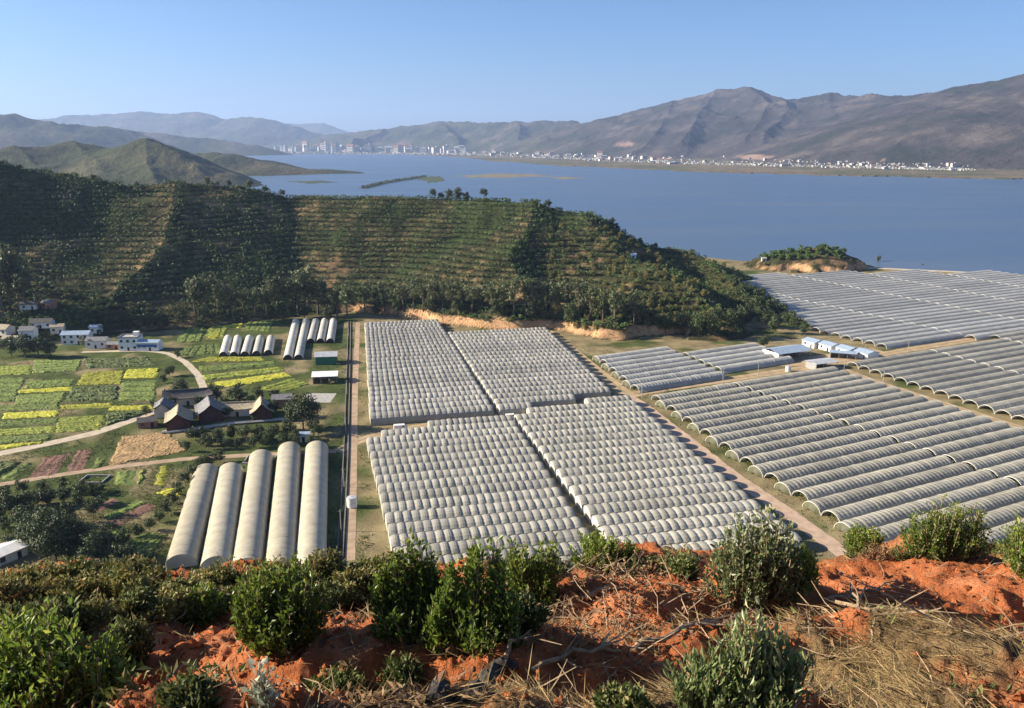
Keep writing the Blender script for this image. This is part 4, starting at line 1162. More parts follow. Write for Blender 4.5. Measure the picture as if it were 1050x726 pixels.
def trees():
    rs = np.random.RandomState(21)
    gum = Kit([tree('gum_tree', 'x', 'tree', 'x', 12, 6.5, 'gum', 40 + i, 16, 46, 0.62) for i in range(5)])
    rnd = Kit([tree('leafy_tree', 'x', 'tree', 'x', 9, 8.5, 'round', 50 + i, 22, 55, 0.62) for i in range(5)])
    big = Kit([tree('leafy_tree', 'x', 'tree', 'x', 13, 13, 'round', 60 + i, 40, 90, 0.62) for i in range(2)])
    bush = Kit([tree('hill_bush', 'x', 'bush', 'x', 4.5, 5.0, 'scrub', 70 + i, 12, 40, 0.55) for i in range(4)])
    kbush = Kit([tree('knoll_tree', 'x', 'tree', 'x', 4.5, 5.4, 'orchard', 75 + i, 12, 44, 0.6) for i in range(3)])
    pale = Kit([tree('young_tree', 'x', 'tree', 'x', 8, 4, 'pale', 80 + i, 12, 40, 0.5) for i in range(2)])

    def at(kit, base, px, py, hpx, label, group=None, sz=1.0):
        p = HIT(px, py, 60); _, _, zc = proj(p)
        p[2] -= 0.15
        kit.put(p, hpx * float(zc) / F / base / 0.95, rs.uniform(0, 6.28), label, group, sz)

    def row(kit, base, lst, text, group):
        for i, (px, py, hh) in enumerate(sorted(lst)):
            at(kit, base, px, py, hh, text % ORD[i], group, rs.uniform(0.9, 1.12))
    # grey green gums along the hill foot, in the shade to the left of the tunnels
    row(gum, 12, [(200, 322, 40), (212, 325, 46), (224, 318, 38), (238, 322, 32), (250, 320, 26), (262, 323, 30), (274, 322, 33), (285, 320, 40), (296, 322, 36), (306, 323, 44), (316, 320, 48), (326, 323, 42), (336, 324, 36), (346, 325, 34), (356, 326, 38)],
        'grey green gum tree at the shaded hill foot, %s from the left', 'gum trees along the shaded hill foot')
    row(gum, 12, [(374, 319, 29), (384, 316, 25), (394, 320, 30), (404, 317, 28), (414, 320, 32), (424, 317, 30), (434, 319, 29), (444, 320, 34), (454, 317, 29), (464, 320, 32), (474, 318, 30), (484, 321, 34), (494, 318, 32), (505, 321, 35), (516, 319, 32), (527, 323, 37), (538, 321, 39), (549, 324, 37), (560, 322, 34), (571, 326, 35), (582, 324, 39), (594, 328, 40), (606, 327, 37), (618, 329, 34), (630, 331, 35), (650, 334, 34)],
        'tall tree behind the pale tunnel blocks, %s from the left', 'trees along the hill foot behind the pale blocks')
    row(gum, 12, [(2, 318, 55), (10, 312, 58), (19, 310, 56), (26, 318, 44), (-6, 308, 50)], 'pale feathery tree at the left edge above the village, %s from the left', 'feathery trees above the village')
    row(rnd, 9, [(388, 323, 18), (408, 323, 16), (440, 324, 17), (470, 324, 18), (510, 325, 20), (543, 328, 19), (586, 332, 20), (664, 338, 22), (682, 342, 22), (700, 343, 24), (716, 344, 24), (733, 344, 26), (750, 340, 26), (764, 335, 24), (776, 329, 22)],
        'dark leafy tree on the cut bank, %s from the left', 'dark trees on the cut bank')
    row(rnd, 9, [(208, 330, 16), (186, 332, 15), (168, 335, 17), (150, 338, 16), (128, 336, 15), (112, 338, 14), (96, 332, 15), (290, 328, 18), (312, 327, 18), (338, 329, 17)], 'dark tree in the shade at the hill foot, %s from the left', 'dark trees at the shaded hill foot')
    row(rnd, 9, [(12, 365, 22), (26, 367, 24), (40, 367, 22), (52, 366, 18)], 'dark dense tree below the white gabled house, %s from the left', 'dark trees below the village')
    at(pale, 8, 86, 357, 15, 'brownish tree in front of the blue roofed house'); at(pale, 8, 152, 331, 16, 'small yellowish tree on the slope behind the lane')
    at(pale, 8, 132, 332, 14, 'thin pale tree on the slope above the cube house'); at(pale, 8, 104, 345, 12, 'small pale tree between the white houses')
    # around the temple
    at(big, 13, 311, 440, 38, 'large round dark tree beside the concrete yard'); at(big, 13, 185, 407, 24, 'broad grey green tree behind the left end of the temple', sz=0.8)
    row(rnd, 9, [(222, 411, 18), (245, 415, 24), (265, 411, 15), (282, 411, 13)], 'dark tree behind the temple wing, %s from the left', 'trees behind the temple')
    row(rnd, 9, [(196, 452, 13), (210, 452, 14), (224, 453, 15), (238, 450, 14), (252, 452, 16), (266, 450, 15), (280, 451, 17), (294, 449, 16), (304, 455, 14)], 'dark shrub tree below the temple wall, %s from the left', 'shrub trees below the temple wall')
    row(rnd, 9, [(x + rs.uniform(-3, 3), 456 + rs.uniform(-5, 8) - 0.03 * (x - 190), rs.uniform(9, 15)) for x in np.arange(192, 336, 6)], 'low dark shrub on the bank between temple wall and cream tunnels, %s from the left', 'low shrubs on the bank below the temple')
    row(rnd, 9, [(rs.uniform(-5, 125), rs.uniform(505, 600), rs.uniform(9, 17)) for _ in range(34)], 'shaded undergrowth shrub of the lower left wood, %s from the left', 'undergrowth shrubs of the lower left wood')
    row(rnd, 9, [(198, 490, 16), (207, 482, 18), (216, 480, 18), (190, 498, 14), (183, 507, 15), (178, 517, 14), (172, 527, 15), (164, 536, 15), (154, 545, 14), (142, 552, 16), (128, 560, 18), (226, 474, 13)], 'dark shrub in the curved hedge left of the cream tunnels, %s from the left', 'shrubs of the curved hedge')
    row(rnd, 9, [(160, 421, 13), (176, 418, 12), (204, 420, 15), (229, 419, 14), (234, 429, 12), (256, 417, 15), (262, 432, 10), (281, 426, 15), (299, 428, 17), (150, 427, 11), (298, 441, 18), (322, 446, 18)], 'dark courtyard tree among the temple halls, %s from the left', 'courtyard trees of the temple')
    # the dark wood at the lower left
    row(big, 13, [(58, 576, 54), (80, 570, 42), (38, 564, 40), (98, 582, 38)], 'big dark tree in the lower left wood, %s from the left', 'big trees of the lower left wood')
    row(rnd, 9, [(12, 528, 26), (30, 525, 24), (48, 520, 22), (66, 516, 20), (84, 518, 22), (24, 545, 28), (96, 530, 20), (70, 540, 28), (112, 572, 30), (130, 588, 32), (46, 606, 34), (150, 590, 30), (84, 602, 36), (112, 598, 30)],
        'bushy tree in the lower left wood, %s from the left', 'bushy trees of the lower left wood')
    row(rnd, 9, [(6, 510, 14), (24, 506, 15), (44, 504, 13), (66, 501, 12), (84, 503, 11), (104, 505, 12)], 'low dark bush along the path at the left, %s from the left', 'bushes along the path at the left')
    at(rnd, 9, 174, 386, 12, 'dull shrub beside the bend of the lane'); at(rnd, 9, 168, 393, 10, 'dull shrub left of the temple tree'); at(rnd, 9, 182, 367, 8, 'small shrub inside the bend of the lane')
    # skyline trees on the crest, the knoll and the shore
    def crest(lst):
        out = []
        for px, py, hh in lst:
            for q in np.arange(py - 10, py + 22, 0.5):
                p = HIT(px, q, 300)
                if p[1] < 790 and p[2] > 4:
                    break
            out.append((px, q + 0.5, hh))
        return out
    row(rnd, 9, crest([(444, 202, 9), (452, 203, 8), (460, 202, 11), (470, 202, 13), (478, 204, 10), (496, 207, 10), (562, 211, 9), (628, 236, 9), (632, 238, 8), (656, 249, 7), (672, 254, 6)]), 'tree on the hill crest against the lake, %s from the left', 'trees on the hill crest')
    row(rnd, 9, crest([(213, 193, 8), (235, 191, 7), (256, 190, 9), (272, 192, 8), (290, 197, 7), (140, 190, 7), (96, 184, 7)]), 'small tree on the left crest, %s from the left', 'trees on the left crest')
    kn = []
    while len(kn) < 66:
        q = (rs.uniform(780, 866), rs.uniform(250.5, 266)); p = HIT(q[0], q[1], 300)
        if 690 < p[1] < 800 and p[2] > 6.5 and all(math.hypot((q[0] - k[0]) / 1.2, q[1] - k[1]) > 1.9 for k in kn):
            kn.append((q[0], q[1] + 1.0, rs.uniform(3.6, 6.2)))
    row(kbush, 4.5, kn, 'dark tree on the lakeside knoll, %s from the left', 'trees on the lakeside knoll')
    at(gum, 12, 900, 272, 11, 'lone thin tree on the shore right of the knoll'); at(pale, 8, 946, 276, 7, 'small bare tree on the shore track')
    row(rnd, 9, [(872, 270, 5), (880, 271, 4), (889, 271, 4), (866, 268, 5)], 'low bush on the shore spit, %s from the left', 'bushes on the shore spit')
    at(rnd, 9, 783, 357, 14, 'pale bushy tree beside the large farm shed')
    row(rnd, 9, [(757, 300, 15), (764, 304, 16), (771, 309, 17), (778, 313, 17), (785, 318, 18), (792, 323, 18), (800, 328, 18), (808, 333, 17), (816, 338, 16), (824, 343, 15), (760, 312, 18), (768, 320, 20), (776, 328, 22), (785, 336, 22), (795, 342, 18), (752, 292, 12)],
        'dark tree between hill end and lakeside tunnels, %s from the left', 'dark trees between hill end and lakeside tunnels')
    # bushes on the scrubby right end of the hill: individuals near the front
    n = 0; cand = []
    while n < 4000:
        n += 1
        q = (rs.uniform(560, 790), rs.uniform(235, 350)); cand.append(q)
    P = []
    for q in cand[:900]:
        p = HIT(q[0], q[1], 300)
        if p[2] > 3 and p[1] < 760:
            P.append(p)
    P = np.array(P); keep = []
    for p in P:
        if all(np.hypot(*(p[:2] - k[:2])) > 4.2 for k in keep):
            keep.append(p)
    for p in keep[:230]:
        p = p.copy(); p[2] -= 0.2
        bush.put(p, rs.uniform(0.55, 1.25), rs.uniform(0, 6.28), 'scrub bush on the rough right end of the terraced hill', 'scrub bushes on the right end of the hill')
    SC.append(np.array(keep))


SC = []


def orchard():
    """fruit trees in contour rows: the 300 nearest as trees of their own, the rest as one mass"""
    rs = np.random.RandomState(31)
    pts = []
    dz = TERR; sp = 3.5
    for axis in (0, 1):
        lines = np.arange(-520, 330, sp) if axis == 0 else np.arange(455, 760, sp)
        t = np.arange(455, 760, 0.4) if axis == 0 else np.arange(-520, 330, 0.4)
        A, B = np.meshgrid(lines, t, indexing='ij')
        A = A + rs.uniform(-0.35, 0.35, (len(lines), 1))
        X, Y = (A, B) if axis == 0 else (B, A)
        Hh = hill_base(X, Y)
        gy = np.abs(np.gradient(Hh, 0.4, axis=1)); gx = np.abs(np.gradient(Hh, axis=0)) / sp
        lev = np.floor(Hh / dz)
        c = (lev[:, 1:] != lev[:, :-1]) & (Hh[:, 1:] > 4)
        c &= (gy > gx)[:, 1:]
        pts.append(np.stack([X[:, 1:][c], Y[:, 1:][c]], -1))
    P = np.concatenate(pts) + rs.normal(0, 0.28, (sum(map(len, pts)), 2))
    z = ground_h(P[:, 0], P[:, 1]); P = np.column_stack([P, z])
    px, py, zc = proj(P)
    rough = sstep(600, 660, px)                                            # the right end is scrub, not orchard
    dens = 1.0 - 0.65 * sstep(0.25, 0.55, fbm(P[:, 0] / 38, P[:, 1] / 38, 3, 33)) - 0.55 * rough
    for (x0, y0, x1, y1, w) in ((497, 214, 432, 285, 2.2), (392, 232, 350, 290, 3.0), (345, 215, 335, 275, 2.5), (565, 215, 600, 285, 2.0)):   # bare paths straight down the slope
        d = np.array([x1 - x0, y1 - y0]); t = np.clip(((px - x0) * d[0] + (py - y0) * d[1]) / (d @ d), 0, 1)
        dens = np.where(np.hypot(px - x0 - t * d[0] + 3 * noise(py / 14, py * 0, 39), py - y0 - t * d[1]) < w, 0.04, dens)
    for (qx, qy, w, h) in ((362, 228, 14, 10), (345, 275, 9, 12), (160, 215, 16, 16), (415, 300, 16, 6), (640, 283, 40, 5), (165, 230, 14, 10)):
        dens = np.where(np.hypot((px - qx) / w, (py - qy) / h) + 0.5 * noise(P[:, 0] / 9, P[:, 1] / 9, 38) < 0.7, dens * 0.3, dens)
    keep = (rs.uniform(0, 1, len(P)) < dens) & (P[:, 2] > 4) & (px > -60) & (px < 800)
    P = P[keep]; P = P[visible(P + [0, 0, 1.5])]
    _, py, zc = proj(P)
    order = np.argsort(zc); near, rest = P[order[:280]], P[order[280:]]
    kit = Kit([tree('orchard_tree', 'x', 'tree', 'x', 3.2, 3.9, 'orchard', 90 + i, 9, 30, 0.6) for i in range(4)])
    for p in near:
        kit.put(p, rs.uniform(0.8, 1.25), rs.uniform(0, 6.28), 'small round fruit tree in the lowest rows of the terraced hill', 'fruit trees in the lowest rows of the hill')
    print('orchard', len(near), len(rest))
    n = len(rest); per = 30
    s = rs.uniform(0.85, 1.3, n)
    d = rs.normal(size=(n, per, 3)); d /= np.linalg.norm(d, axis=2)[..., None]
    Q = rest[:, None] + (d * rs.uniform(0.7, 1.0, (n, per, 1)) * [1.6, 1.6, 1.4] + [0, 0, 1.5]) * s[:, None, None]
    V, Ft, a = leaves(Q.reshape(-1, 3), (d * 0.6 + rs.normal(0, 0.5, d.shape)).reshape(-1, 3), 1.0, 0.85, rs, 0.1, out=d.reshape(-1, 3))
    tone = np.repeat(np.clip(0.5 + 0.5 * fbm(rest[:, 0] / 30, rest[:, 1] / 30, 3, 35) + rs.normal(0, 0.15, n), 0, 1), per * 4)
    tag(mk('orchard', V, [Ft], M['orchard'], rnd=np.clip(0.6 * tone + 0.4 * a, 0, 1)), 'rows of fruit trees covering the terraced hill', 'orchard', None, 'stuff')
    # rough undergrowth between the rows and on the dark back flank
    X = np.stack([rs.uniform(-560, 330, 60000), rs.uniform(455, 780, 60000)], -1)
    h = hill_h(X[:, 0], X[:, 1], False); m = (h > 2)
    X, h = X[m], h[m]
    px, py, _ = proj(np.column_stack([X, h]))
    wild = 0.03 + 0.35 * sstep(0.15, 0.5, fbm(X[:, 0] / 30, X[:, 1] / 30, 3, 36)) + 0.6 * sstep(590, 700, px) + 0.6 * (h < 12)
    m = rs.uniform(0, 1, len(X)) < wild; X = X[m]
    P = np.column_stack([X, ground_h(X[:, 0], X[:, 1])]); P = P[visible(P + [0, 0, 1.0])]
    per = 7; n = len(P)
    d = rs.normal(size=(n, per, 3)); d[..., 2] = np.abs(d[..., 2])
    Q = P[:, None] + d * 0.5
    V, Ft, a = leaves(Q.reshape(-1, 3), d.reshape(-1, 3), 0.75, 0.8, rs)
    tag(mk('undergrowth', V, [Ft], M['orchard'], rnd=a), 'low undergrowth between the fruit rows on the hill', 'undergrowth', None, 'stuff')


# ------------------------------------------------------------------ the town across the lake
def low(g):
    """slide a building site towards the shore until it stands on low ground"""
    for _ in range(40):
        h = float(far_h(np.array([g[0]]), np.array([g[1]]))[0][0])
        if h < 22:
            break
        g = g * np.array([.98, .98, 1])
    return h, g


def town():
    rs = np.random.RandomState(41)
    protos = []
    for i in range(6):
        b = MB(); hh = [1.0, 0.7, 1.3][i % 3]
        b.box((0, 0, hh / 2 - .2), (1, 0.7, hh + .4)); b.box((0, 0, hh + 0.03), (1.06, 0.76, 0.06), 0, 1)
        if i % 2:
            b.box((0.2, 0, hh + 0.14), (0.3, 0.3, 0.2))
        else:
            gable(b, 1, 0.7, hh + 0.06, 0.22, 0.06, 0.03, 1)
        for z in np.arange(0.25, hh - 0.1, 0.3):
            b.box((0, -0.352, z), (0.8, 0.02, 0.1), 0, 2)
        protos.append(b.build('town_building', [M['town_wall'], M[['tile', 'grey_roof', 'brick'][i % 3]], M['glass']]))
    used = [False] * 6
    spots = []
    for _ in range(85): spots.append((rs.uniform(275, 480) if rs.uniform() < .6 else rs.uniform(290, 370), rs.uniform(152.5, 157), rs.uniform(45, 85), 0.75, 'city'))
    for _ in range(70): spots.append((rs.uniform(470, 700), 0, rs.uniform(25, 45), 0.4, 'middle'))
    for _ in range(115): spots.append((rs.uniform(600, 985), 0, rs.uniform(14, 24), 0.35, 'right'))
    for k, (px, py, w, hz, z) in enumerate(spots):
        if z == 'middle': py = np.interp(px, [470, 560, 700], [158.5, 162, 168]) + rs.uniform(-5.0, 1.0)
        if z == 'right': py = np.interp(px, [600, 700, 850, 985], [164, 167, 171, 174]) + min(rs.exponential(1.6), 6) * -1.0 + 1.0
        g = G(px, min(py, 200), 1.5)
        if g[1] > 14000: g = G(px, 154.5, 1.5)
        hgt, g = low(g)
        i = k % 6; o = protos[i].copy() if used[i] else protos[i]
        if used[i]: C.objects.link(o)
        used[i] = True
        o.location = (g[0], g[1], hgt - 0.5); o.scale = (w, w, w * hz * rs.uniform(.7, 1.6)); o.rotation_euler = (0, 0, rs.uniform(-.6, .6))
        t = {'city': ('pale block of the city at the head of the lake', 'city blocks at the head of the lake'), 'middle': ('white building in the middle town across the lake', 'buildings of the middle town'), 'right': ('white house in the lakeside town under the right mountain', 'houses under the right mountain')}[z]
        tag(o, t[0], 'building', t[1])
    for px, w, h, lab in ((337.5, 34, 120, 'slender white tower block, left of the pair at the lake head'), (342, 24, 95, 'thin white tower block between its taller neighbours'), (346.5, 42, 120, 'broad dark tower block, right of the pair at the lake head')):
        g = G(px, 157.2, 0.5); t = thing('tower_block', lab, 'tower block', g)
        MB().box((0, 0, h / 2), (w, w * .6, h)).build('wall', M['white' if 'white' in lab else 'steel'], t); MB().box((0, 0, h + 3), (w * .5, w * .35, 6)).build('roof_house', M['concrete'], t)
        b = MB()
        for z in np.arange(8, h - 4, 8): b.box((0, -w * .3 - .3, z), (w * .8, .6, 2.5))
        b.build('window', M['glass'], t)
    # long white farm roofs behind the left hill
    for px, py, L, lab in ((141, 184.0, 60, 'long white roof beyond the left ridge'), (222, 184, 46, 'white roofed yard building beyond the crest'), (233, 183.5, 40, 'white roofed barn beside the yard building'), (247, 175, 26, 'white house on the peninsula road, left of three'), (256, 174, 24, 'white house on the peninsula road, middle of three'), (268, 173, 26, 'white house on the peninsula road, right of three'),
                          (299, 173, 22, 'pale house on the peninsula, left of two'), (312, 173.5, 22, 'pale house on the peninsula, right of two'), (284, 170, 30, 'cream house at the root of the peninsula')):
        g = G(px, py); hgt = float(far_h(np.array([g[0]]), np.array([g[1]]))[0][0]) if g[1] < 26000 else 0
        if py < 150:
            g = DP(px, py, 2480); hgt = float(far_h(np.array([g[0]]), np.array([g[1]]))[0][0])
        t = thing('far_house', lab, 'house', (g[0], g[1], hgt))
        MB().box((0, 0, 4), (L, 14, 8.5)).build('wall', M['white'], t); r = MB(); gable(r, L, 14, 8.2, 3, 1, .3); r.build('roof', M['white'], t)
    # clustered low houses too small to count
    n = 2000; b = MB()
    for _ in range(n):
        px = rs.uniform(275, 1000) if rs.uniform() < .75 else rs.uniform(280, 480)
        py = np.interp(px, [275, 470, 560, 700, 850, 1000], [156.6, 158.5, 162, 168, 171.5, 175]) - rs.exponential(1.3 if px > 480 else .5) + .4
        g = G(px, max(py, 153.0), 1.0); w = rs.uniform(.5, 1.3) * (0.0042 * g[1]) * .46
        hgt, g = low(g)
        b.box((g[0], g[1], hgt + w * .2), (w, w * .7, w * .6), rs.uniform(-.5, .5), 0 if rs.uniform() < .7 else 1)
    tag(b.build('distant_town', [M['town_wall'], M['tan_tile']]), 'mass of tiny pale houses along the far shore', 'town', None, 'stuff')
    # mud banks, causeway and sand bars in the lake
    def islet(pts, z, mat, name='sandbar', rag=0.25, seed=0):
        P = np.array([G(*p, -2.0)[:2] for p in pts]); n = len(P); c = P.mean(0); k = 8
        Q = np.concatenate([P[i] + (P[(i + 1) % n] - P[i]) * np.linspace(0, 1, k, endpoint=False)[:, None] for i in range(n)])
        Q = c + (Q - c) * (1 + rag * np.random.RandomState(seed).uniform(-1, 1, (len(Q), 1)))
        m = len(Q); V = np.zeros((2 * m + 1, 3)); V[:m, :2] = Q; V[:m, 2] = -2.3; V[m:2 * m, :2] = c + (Q - c) * .8; V[m:2 * m, 2] = z; V[-1, :2] = c; V[-1, 2] = z
        j = np.arange(m); j2 = (j + 1) % m
        tag(mk(name, V, [np.stack([j, j2, j2 + m, j + m], -1), np.stack([j + m, j2 + m, np.full(m, 2 * m)], -1)], mat), kind='structure')
    islet([(468, 180), (500, 177.6), (556, 178.2), (562, 181), (520, 182.6), (480, 182.2)], -1.4, M['crop_dark2'], seed=1)
    islet([(560, 181.5), (585, 181), (600, 183), (575, 184.5)], -1.6, M['crop_dark2'], seed=2)
    islet([(428, 183), (452, 179.5), (458, 186), (440, 188)], -1.2, M['crop_dark'], seed=3)
    P0 = np.array([G(*p, -2.0) for p in ((368, 193), (384, 189.8), (396, 187), (412, 184.3), (436, 181))]); bb = MB()
    bb.tube(np.stack([np.interp(np.linspace(0, 4, 30), range(5), P0[:, k]) for k in range(3)], -1) + rs.normal(0, 2, (30, 3)) * [1, 1, 0], rs.uniform(2.2, 4.5, 30), 6)
    oo = bb.build('causeway', M['crop_dark']); oo.scale = (1, 1, .3); oo.location = (0, 0, -1.4); tag(oo, kind='structure')
    islet([(296, 186), (330, 185), (345, 187), (315, 188.5)], -1.2, M['crop_dark'], seed=6)
    P = np.array([G(a, b_) for a, b_ in zip(np.interp(np.linspace(0, 1, 60), [0, .4, 1], [373, 396, 436]), np.interp(np.linspace(0, 1, 60), [0, .4, 1], [192.5, 187, 181]))])
    d = rs.normal(size=(60, 30, 3)); Q = P[:, None] + d * [2.5, 2.5, 1.3] + [0, 0, .6]
    V, Ft, a = leaves(Q.reshape(-1, 3), d.reshape(-1, 3), 4.0, .8, rs)
    tag(mk('causeway_scrub', V, [Ft], M['crown'], rnd=a), 'scrub growing along the causeway in the lake', 'scrub', None, 'stuff')


# ------------------------------------------------------------------ foreground slope
def shrub(px, py, wpx, hpx, label, mat='leaf', seed=0, n=2600, leaf=0.056, aspect=0.46, upright=0.55, name='leafy_shrub', lobes=None, group=None, cat='shrub'):
    """a bush of leafy shoots: stems from the foot, leaves along every shoot"""
    rs = np.random.RandomState(seed)
    p = HIT(px, py, 2.0, 60); _, _, zc = proj(p)
    w, h = wpx * float(zc) / F * 0.92, hpx * float(zc) / F * 1.04; n = int(n * 2.0)
    t = thing(name, label, cat, (p[0], p[1], p[2] - 0.04), 0, group)
    m = max(18, n // 34); b = MB()
    lobes = lobes or [(0, 0, 1.0, 1.0)]
    P, D = [], []
    for k in range(m):
        lx, ly, lw, lh = lobes[k % len(lobes)]
        a = rs.uniform(0, 2 * math.pi); q = math.sqrt(rs.uniform(0, 1))
        ex = lx * w * .62 + math.cos(a) * q * w / 2 * lw; ey = ly * w * .62 + math.sin(a) * q * w / 2 * lw
        top = lh * h * (0.76 + 0.24 * math.sqrt(max(0, 1 - q * q))) * rs.uniform(0.62, 1.0) * (1 if q < .8 else rs.uniform(.4, 1)) * (1.16 if k % 9 == 0 else 1)
        tip = np.array([ex, ey, top])
        root = np.array([lx * w * 0.4 + rs.normal(0, .03 * w), ly * w * .4 + rs.normal(0, .03 * w), 0])
        mid = root * 0.45 + tip * 0.55 + np.array([0, 0, -0.10 * h]) + rs.normal(0, 0.03 * h, 3) + np.array([ex, ey, 0]) * 0.18
        s = np.linspace(0, 1, 7)[:, None]
        path = root * (1 - s) ** 2 + 2 * mid * s * (1 - s) + tip * s ** 2
        b.tube(path, np.linspace(0.010, 0.003, 7) * (1.3 if k % 5 == 0 else .8), 3)
        c = max(6, n // m)
        u = rs.uniform(0.2, 1.0, c) ** 0.7
        pos = np.stack([np.interp(u, s[:, 0], path[:, j]) for j in range(3)], -1) + rs.normal(0, 0.022, (c, 3))
        dr = tip - mid; dr /= np.linalg.norm(dr) + 1e-9
        dd = rs.normal(0, 1, (c, 3)); dd /= np.linalg.norm(dd, axis=1)[:, None]
        P.append(pos); D.append(dd * (1 - upright * 0.5) + dr * upright + np.array([0, 0, 0.25]))
    b.build('stems', M['twig'], t)
    P, D = np.concatenate(P), np.concatenate(D)
    V, Ft, a = leaves(P, D, leaf, aspect, rs, 0.10)
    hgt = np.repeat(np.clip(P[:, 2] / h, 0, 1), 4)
    mk('foliage', V, [Ft], M[mat], t, rnd=np.clip(0.68 * a + 0.42 * hgt ** 3, 0, 1))                                     # leaf tone runs lighter towards the top of the shrub
    return t


def foreground():
    S = shrub
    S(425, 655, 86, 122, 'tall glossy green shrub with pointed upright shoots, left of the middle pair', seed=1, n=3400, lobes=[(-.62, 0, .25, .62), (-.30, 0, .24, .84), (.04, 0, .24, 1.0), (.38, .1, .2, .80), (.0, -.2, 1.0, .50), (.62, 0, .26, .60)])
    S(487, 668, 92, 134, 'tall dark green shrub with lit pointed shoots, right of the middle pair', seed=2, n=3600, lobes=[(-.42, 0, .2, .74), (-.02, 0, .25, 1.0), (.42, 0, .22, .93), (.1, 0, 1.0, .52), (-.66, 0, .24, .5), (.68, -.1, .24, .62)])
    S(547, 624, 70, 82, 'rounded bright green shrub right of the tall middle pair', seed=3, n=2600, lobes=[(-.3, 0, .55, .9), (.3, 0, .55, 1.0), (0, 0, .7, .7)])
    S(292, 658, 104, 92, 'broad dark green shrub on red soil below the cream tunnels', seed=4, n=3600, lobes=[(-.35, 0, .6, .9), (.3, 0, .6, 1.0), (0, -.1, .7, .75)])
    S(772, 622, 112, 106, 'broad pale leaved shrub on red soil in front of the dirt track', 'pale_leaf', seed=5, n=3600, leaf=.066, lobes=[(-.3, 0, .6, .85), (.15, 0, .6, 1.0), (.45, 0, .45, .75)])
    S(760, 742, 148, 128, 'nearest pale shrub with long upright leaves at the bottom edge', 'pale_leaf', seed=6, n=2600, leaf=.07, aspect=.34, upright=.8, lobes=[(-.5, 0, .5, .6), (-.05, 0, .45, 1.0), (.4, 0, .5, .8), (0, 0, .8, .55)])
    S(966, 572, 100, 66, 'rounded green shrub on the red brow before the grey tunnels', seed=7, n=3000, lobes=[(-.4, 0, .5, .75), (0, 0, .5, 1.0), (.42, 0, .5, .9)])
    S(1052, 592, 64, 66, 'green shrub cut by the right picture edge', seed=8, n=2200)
    S(62, 735, 150, 122, 'large yellow green shrub in the lower left corner', seed=9, n=4200, leaf=.052, lobes=[(-.45, 0, .55, .95), (.0, 0, .6, 1.0), (.5, 0, .5, .75), (-.1, -.2, .8, .6)])
    S(852, 570, 36, 36, 'small green shrub on the brow right of the pale leaved one', seed=10, n=1300, lobes=[(0, 0, 1, 1)])
    S(886, 569, 46, 32, 'low spreading green shrub beside the rounded brow shrub', seed=11, n=1500)
    S(612, 582, 62, 36, 'low green shrub on the brow under the milky tunnels', seed=12, n=1700)
    S(640, 578, 36, 22, 'tiny green shrub right of the low brow shrub', seed=13, n=700)
    S(205, 636, 60, 34, 'small bright shrub among the brown brow scrub', seed=14, n=1300)
    S(818, 606, 38, 50, 'dark green shrub tucked behind the broad pale leaved one', seed=15, n=1300)
    S(700, 592, 34, 24, 'little weedy shrub left of the broad pale leaved one', 'weed', seed=16, n=700)
    S(8, 735, 60, 60, 'low dull shrub at the very corner left of the large one', 'weed', seed=17, n=1500)
    S(135, 680, 46, 50, 'yellowish thin shrub beside the large corner shrub', 'weed', seed=18, n=1300)
    S(640, 735, 60, 30, 'low green weed clump at the bottom edge', 'weed', seed=19, n=900)
    S(540, 640, 44, 30, 'low grey green weed clump under the middle pair', 'weed', seed=20, n=800)
    S(272, 730, 26, 58, 'thin sapling with whitish leaves at the bottom edge', 'white_leaf', seed=21, n=80, leaf=.05, aspect=.55, name='sapling', cat='sapling')
    S(196, 728, 60, 30, 'short weed clump in the bottom left soil', 'weed', seed=22, n=800)
    S(345, 716, 70, 24, 'wide weed clump below the broad dark shrub', 'weed', seed=23, n=1500)
    S(412, 704, 44, 26, 'greyish weed clump at the foot of the middle pair', 'weed', seed=24, n=1100)
    # brown green scrub along the brow at the left: separate bushes
    rs = np.random.RandomState(51)
    lst = [(x + rs.uniform(-6, 6), 0, rs.uniform(36, 60), rs.uniform(22, 46)) for x in np.arange(-10, 400, 13)]
    lst += [(x + rs.uniform(-6, 6), 1, rs.uniform(40, 60), rs.uniform(24, 38)) for x in np.arange(5, 395, 22)]
    lst += [(x + rs.uniform(-5, 5), 2, rs.uniform(36, 52), rs.uniform(20, 30)) for x in np.arange(-8, 150, 17)]
    lst = sorted(lst)
    for i, (px, r, w, h) in enumerate(lst):
        by = np.interp(px, [0, 150, 250, 350, 400], [640, 628, 622, 612, 606]) + (-8, 10, -30)[r] + rs.uniform(-4, 4)
        S(px, by, w, h, 'straggly brown green scrub bush on the left brow, %s from the left' % ORD[min(i, 67)], 'scrub' if i % 4 else 'weed', seed=100 + i, n=1000, leaf=.055, aspect=.5, upright=.4, name='scrub_bush', group='scrub bushes on the left brow', cat='bush')
    lst = sorted([(x + rs.uniform(-8, 8), rs.uniform(26, 44), rs.uniform(13, 24)) for x in list(np.arange(505, 720, 18)) + list(np.arange(830, 1060, 24))])
    for i, (px, w, h) in enumerate(lst):
        by = np.interp(px, [500, 640, 720, 850, 1050], [590, 584, 584, 572, 566]) + rs.uniform(-2, 5)
        S(px, by, w, h, 'low dry weed on the right brow, %s from the left' % ORD[i], 'dead_leaf' if i % 3 == 0 else 'weed', seed=200 + i, n=330, leaf=.05, aspect=.4, name='dry_weed', group='dry weeds on the right brow', cat='weed')


def on_slope(n, rs, r0=2.6, r1=17.0):
    a = np.radians(rs.uniform(-38, 38, n)); r = np.exp(rs.uniform(math.log(r0), math.log(r1), n))
    return r * np.sin(a), r * np.cos(a)


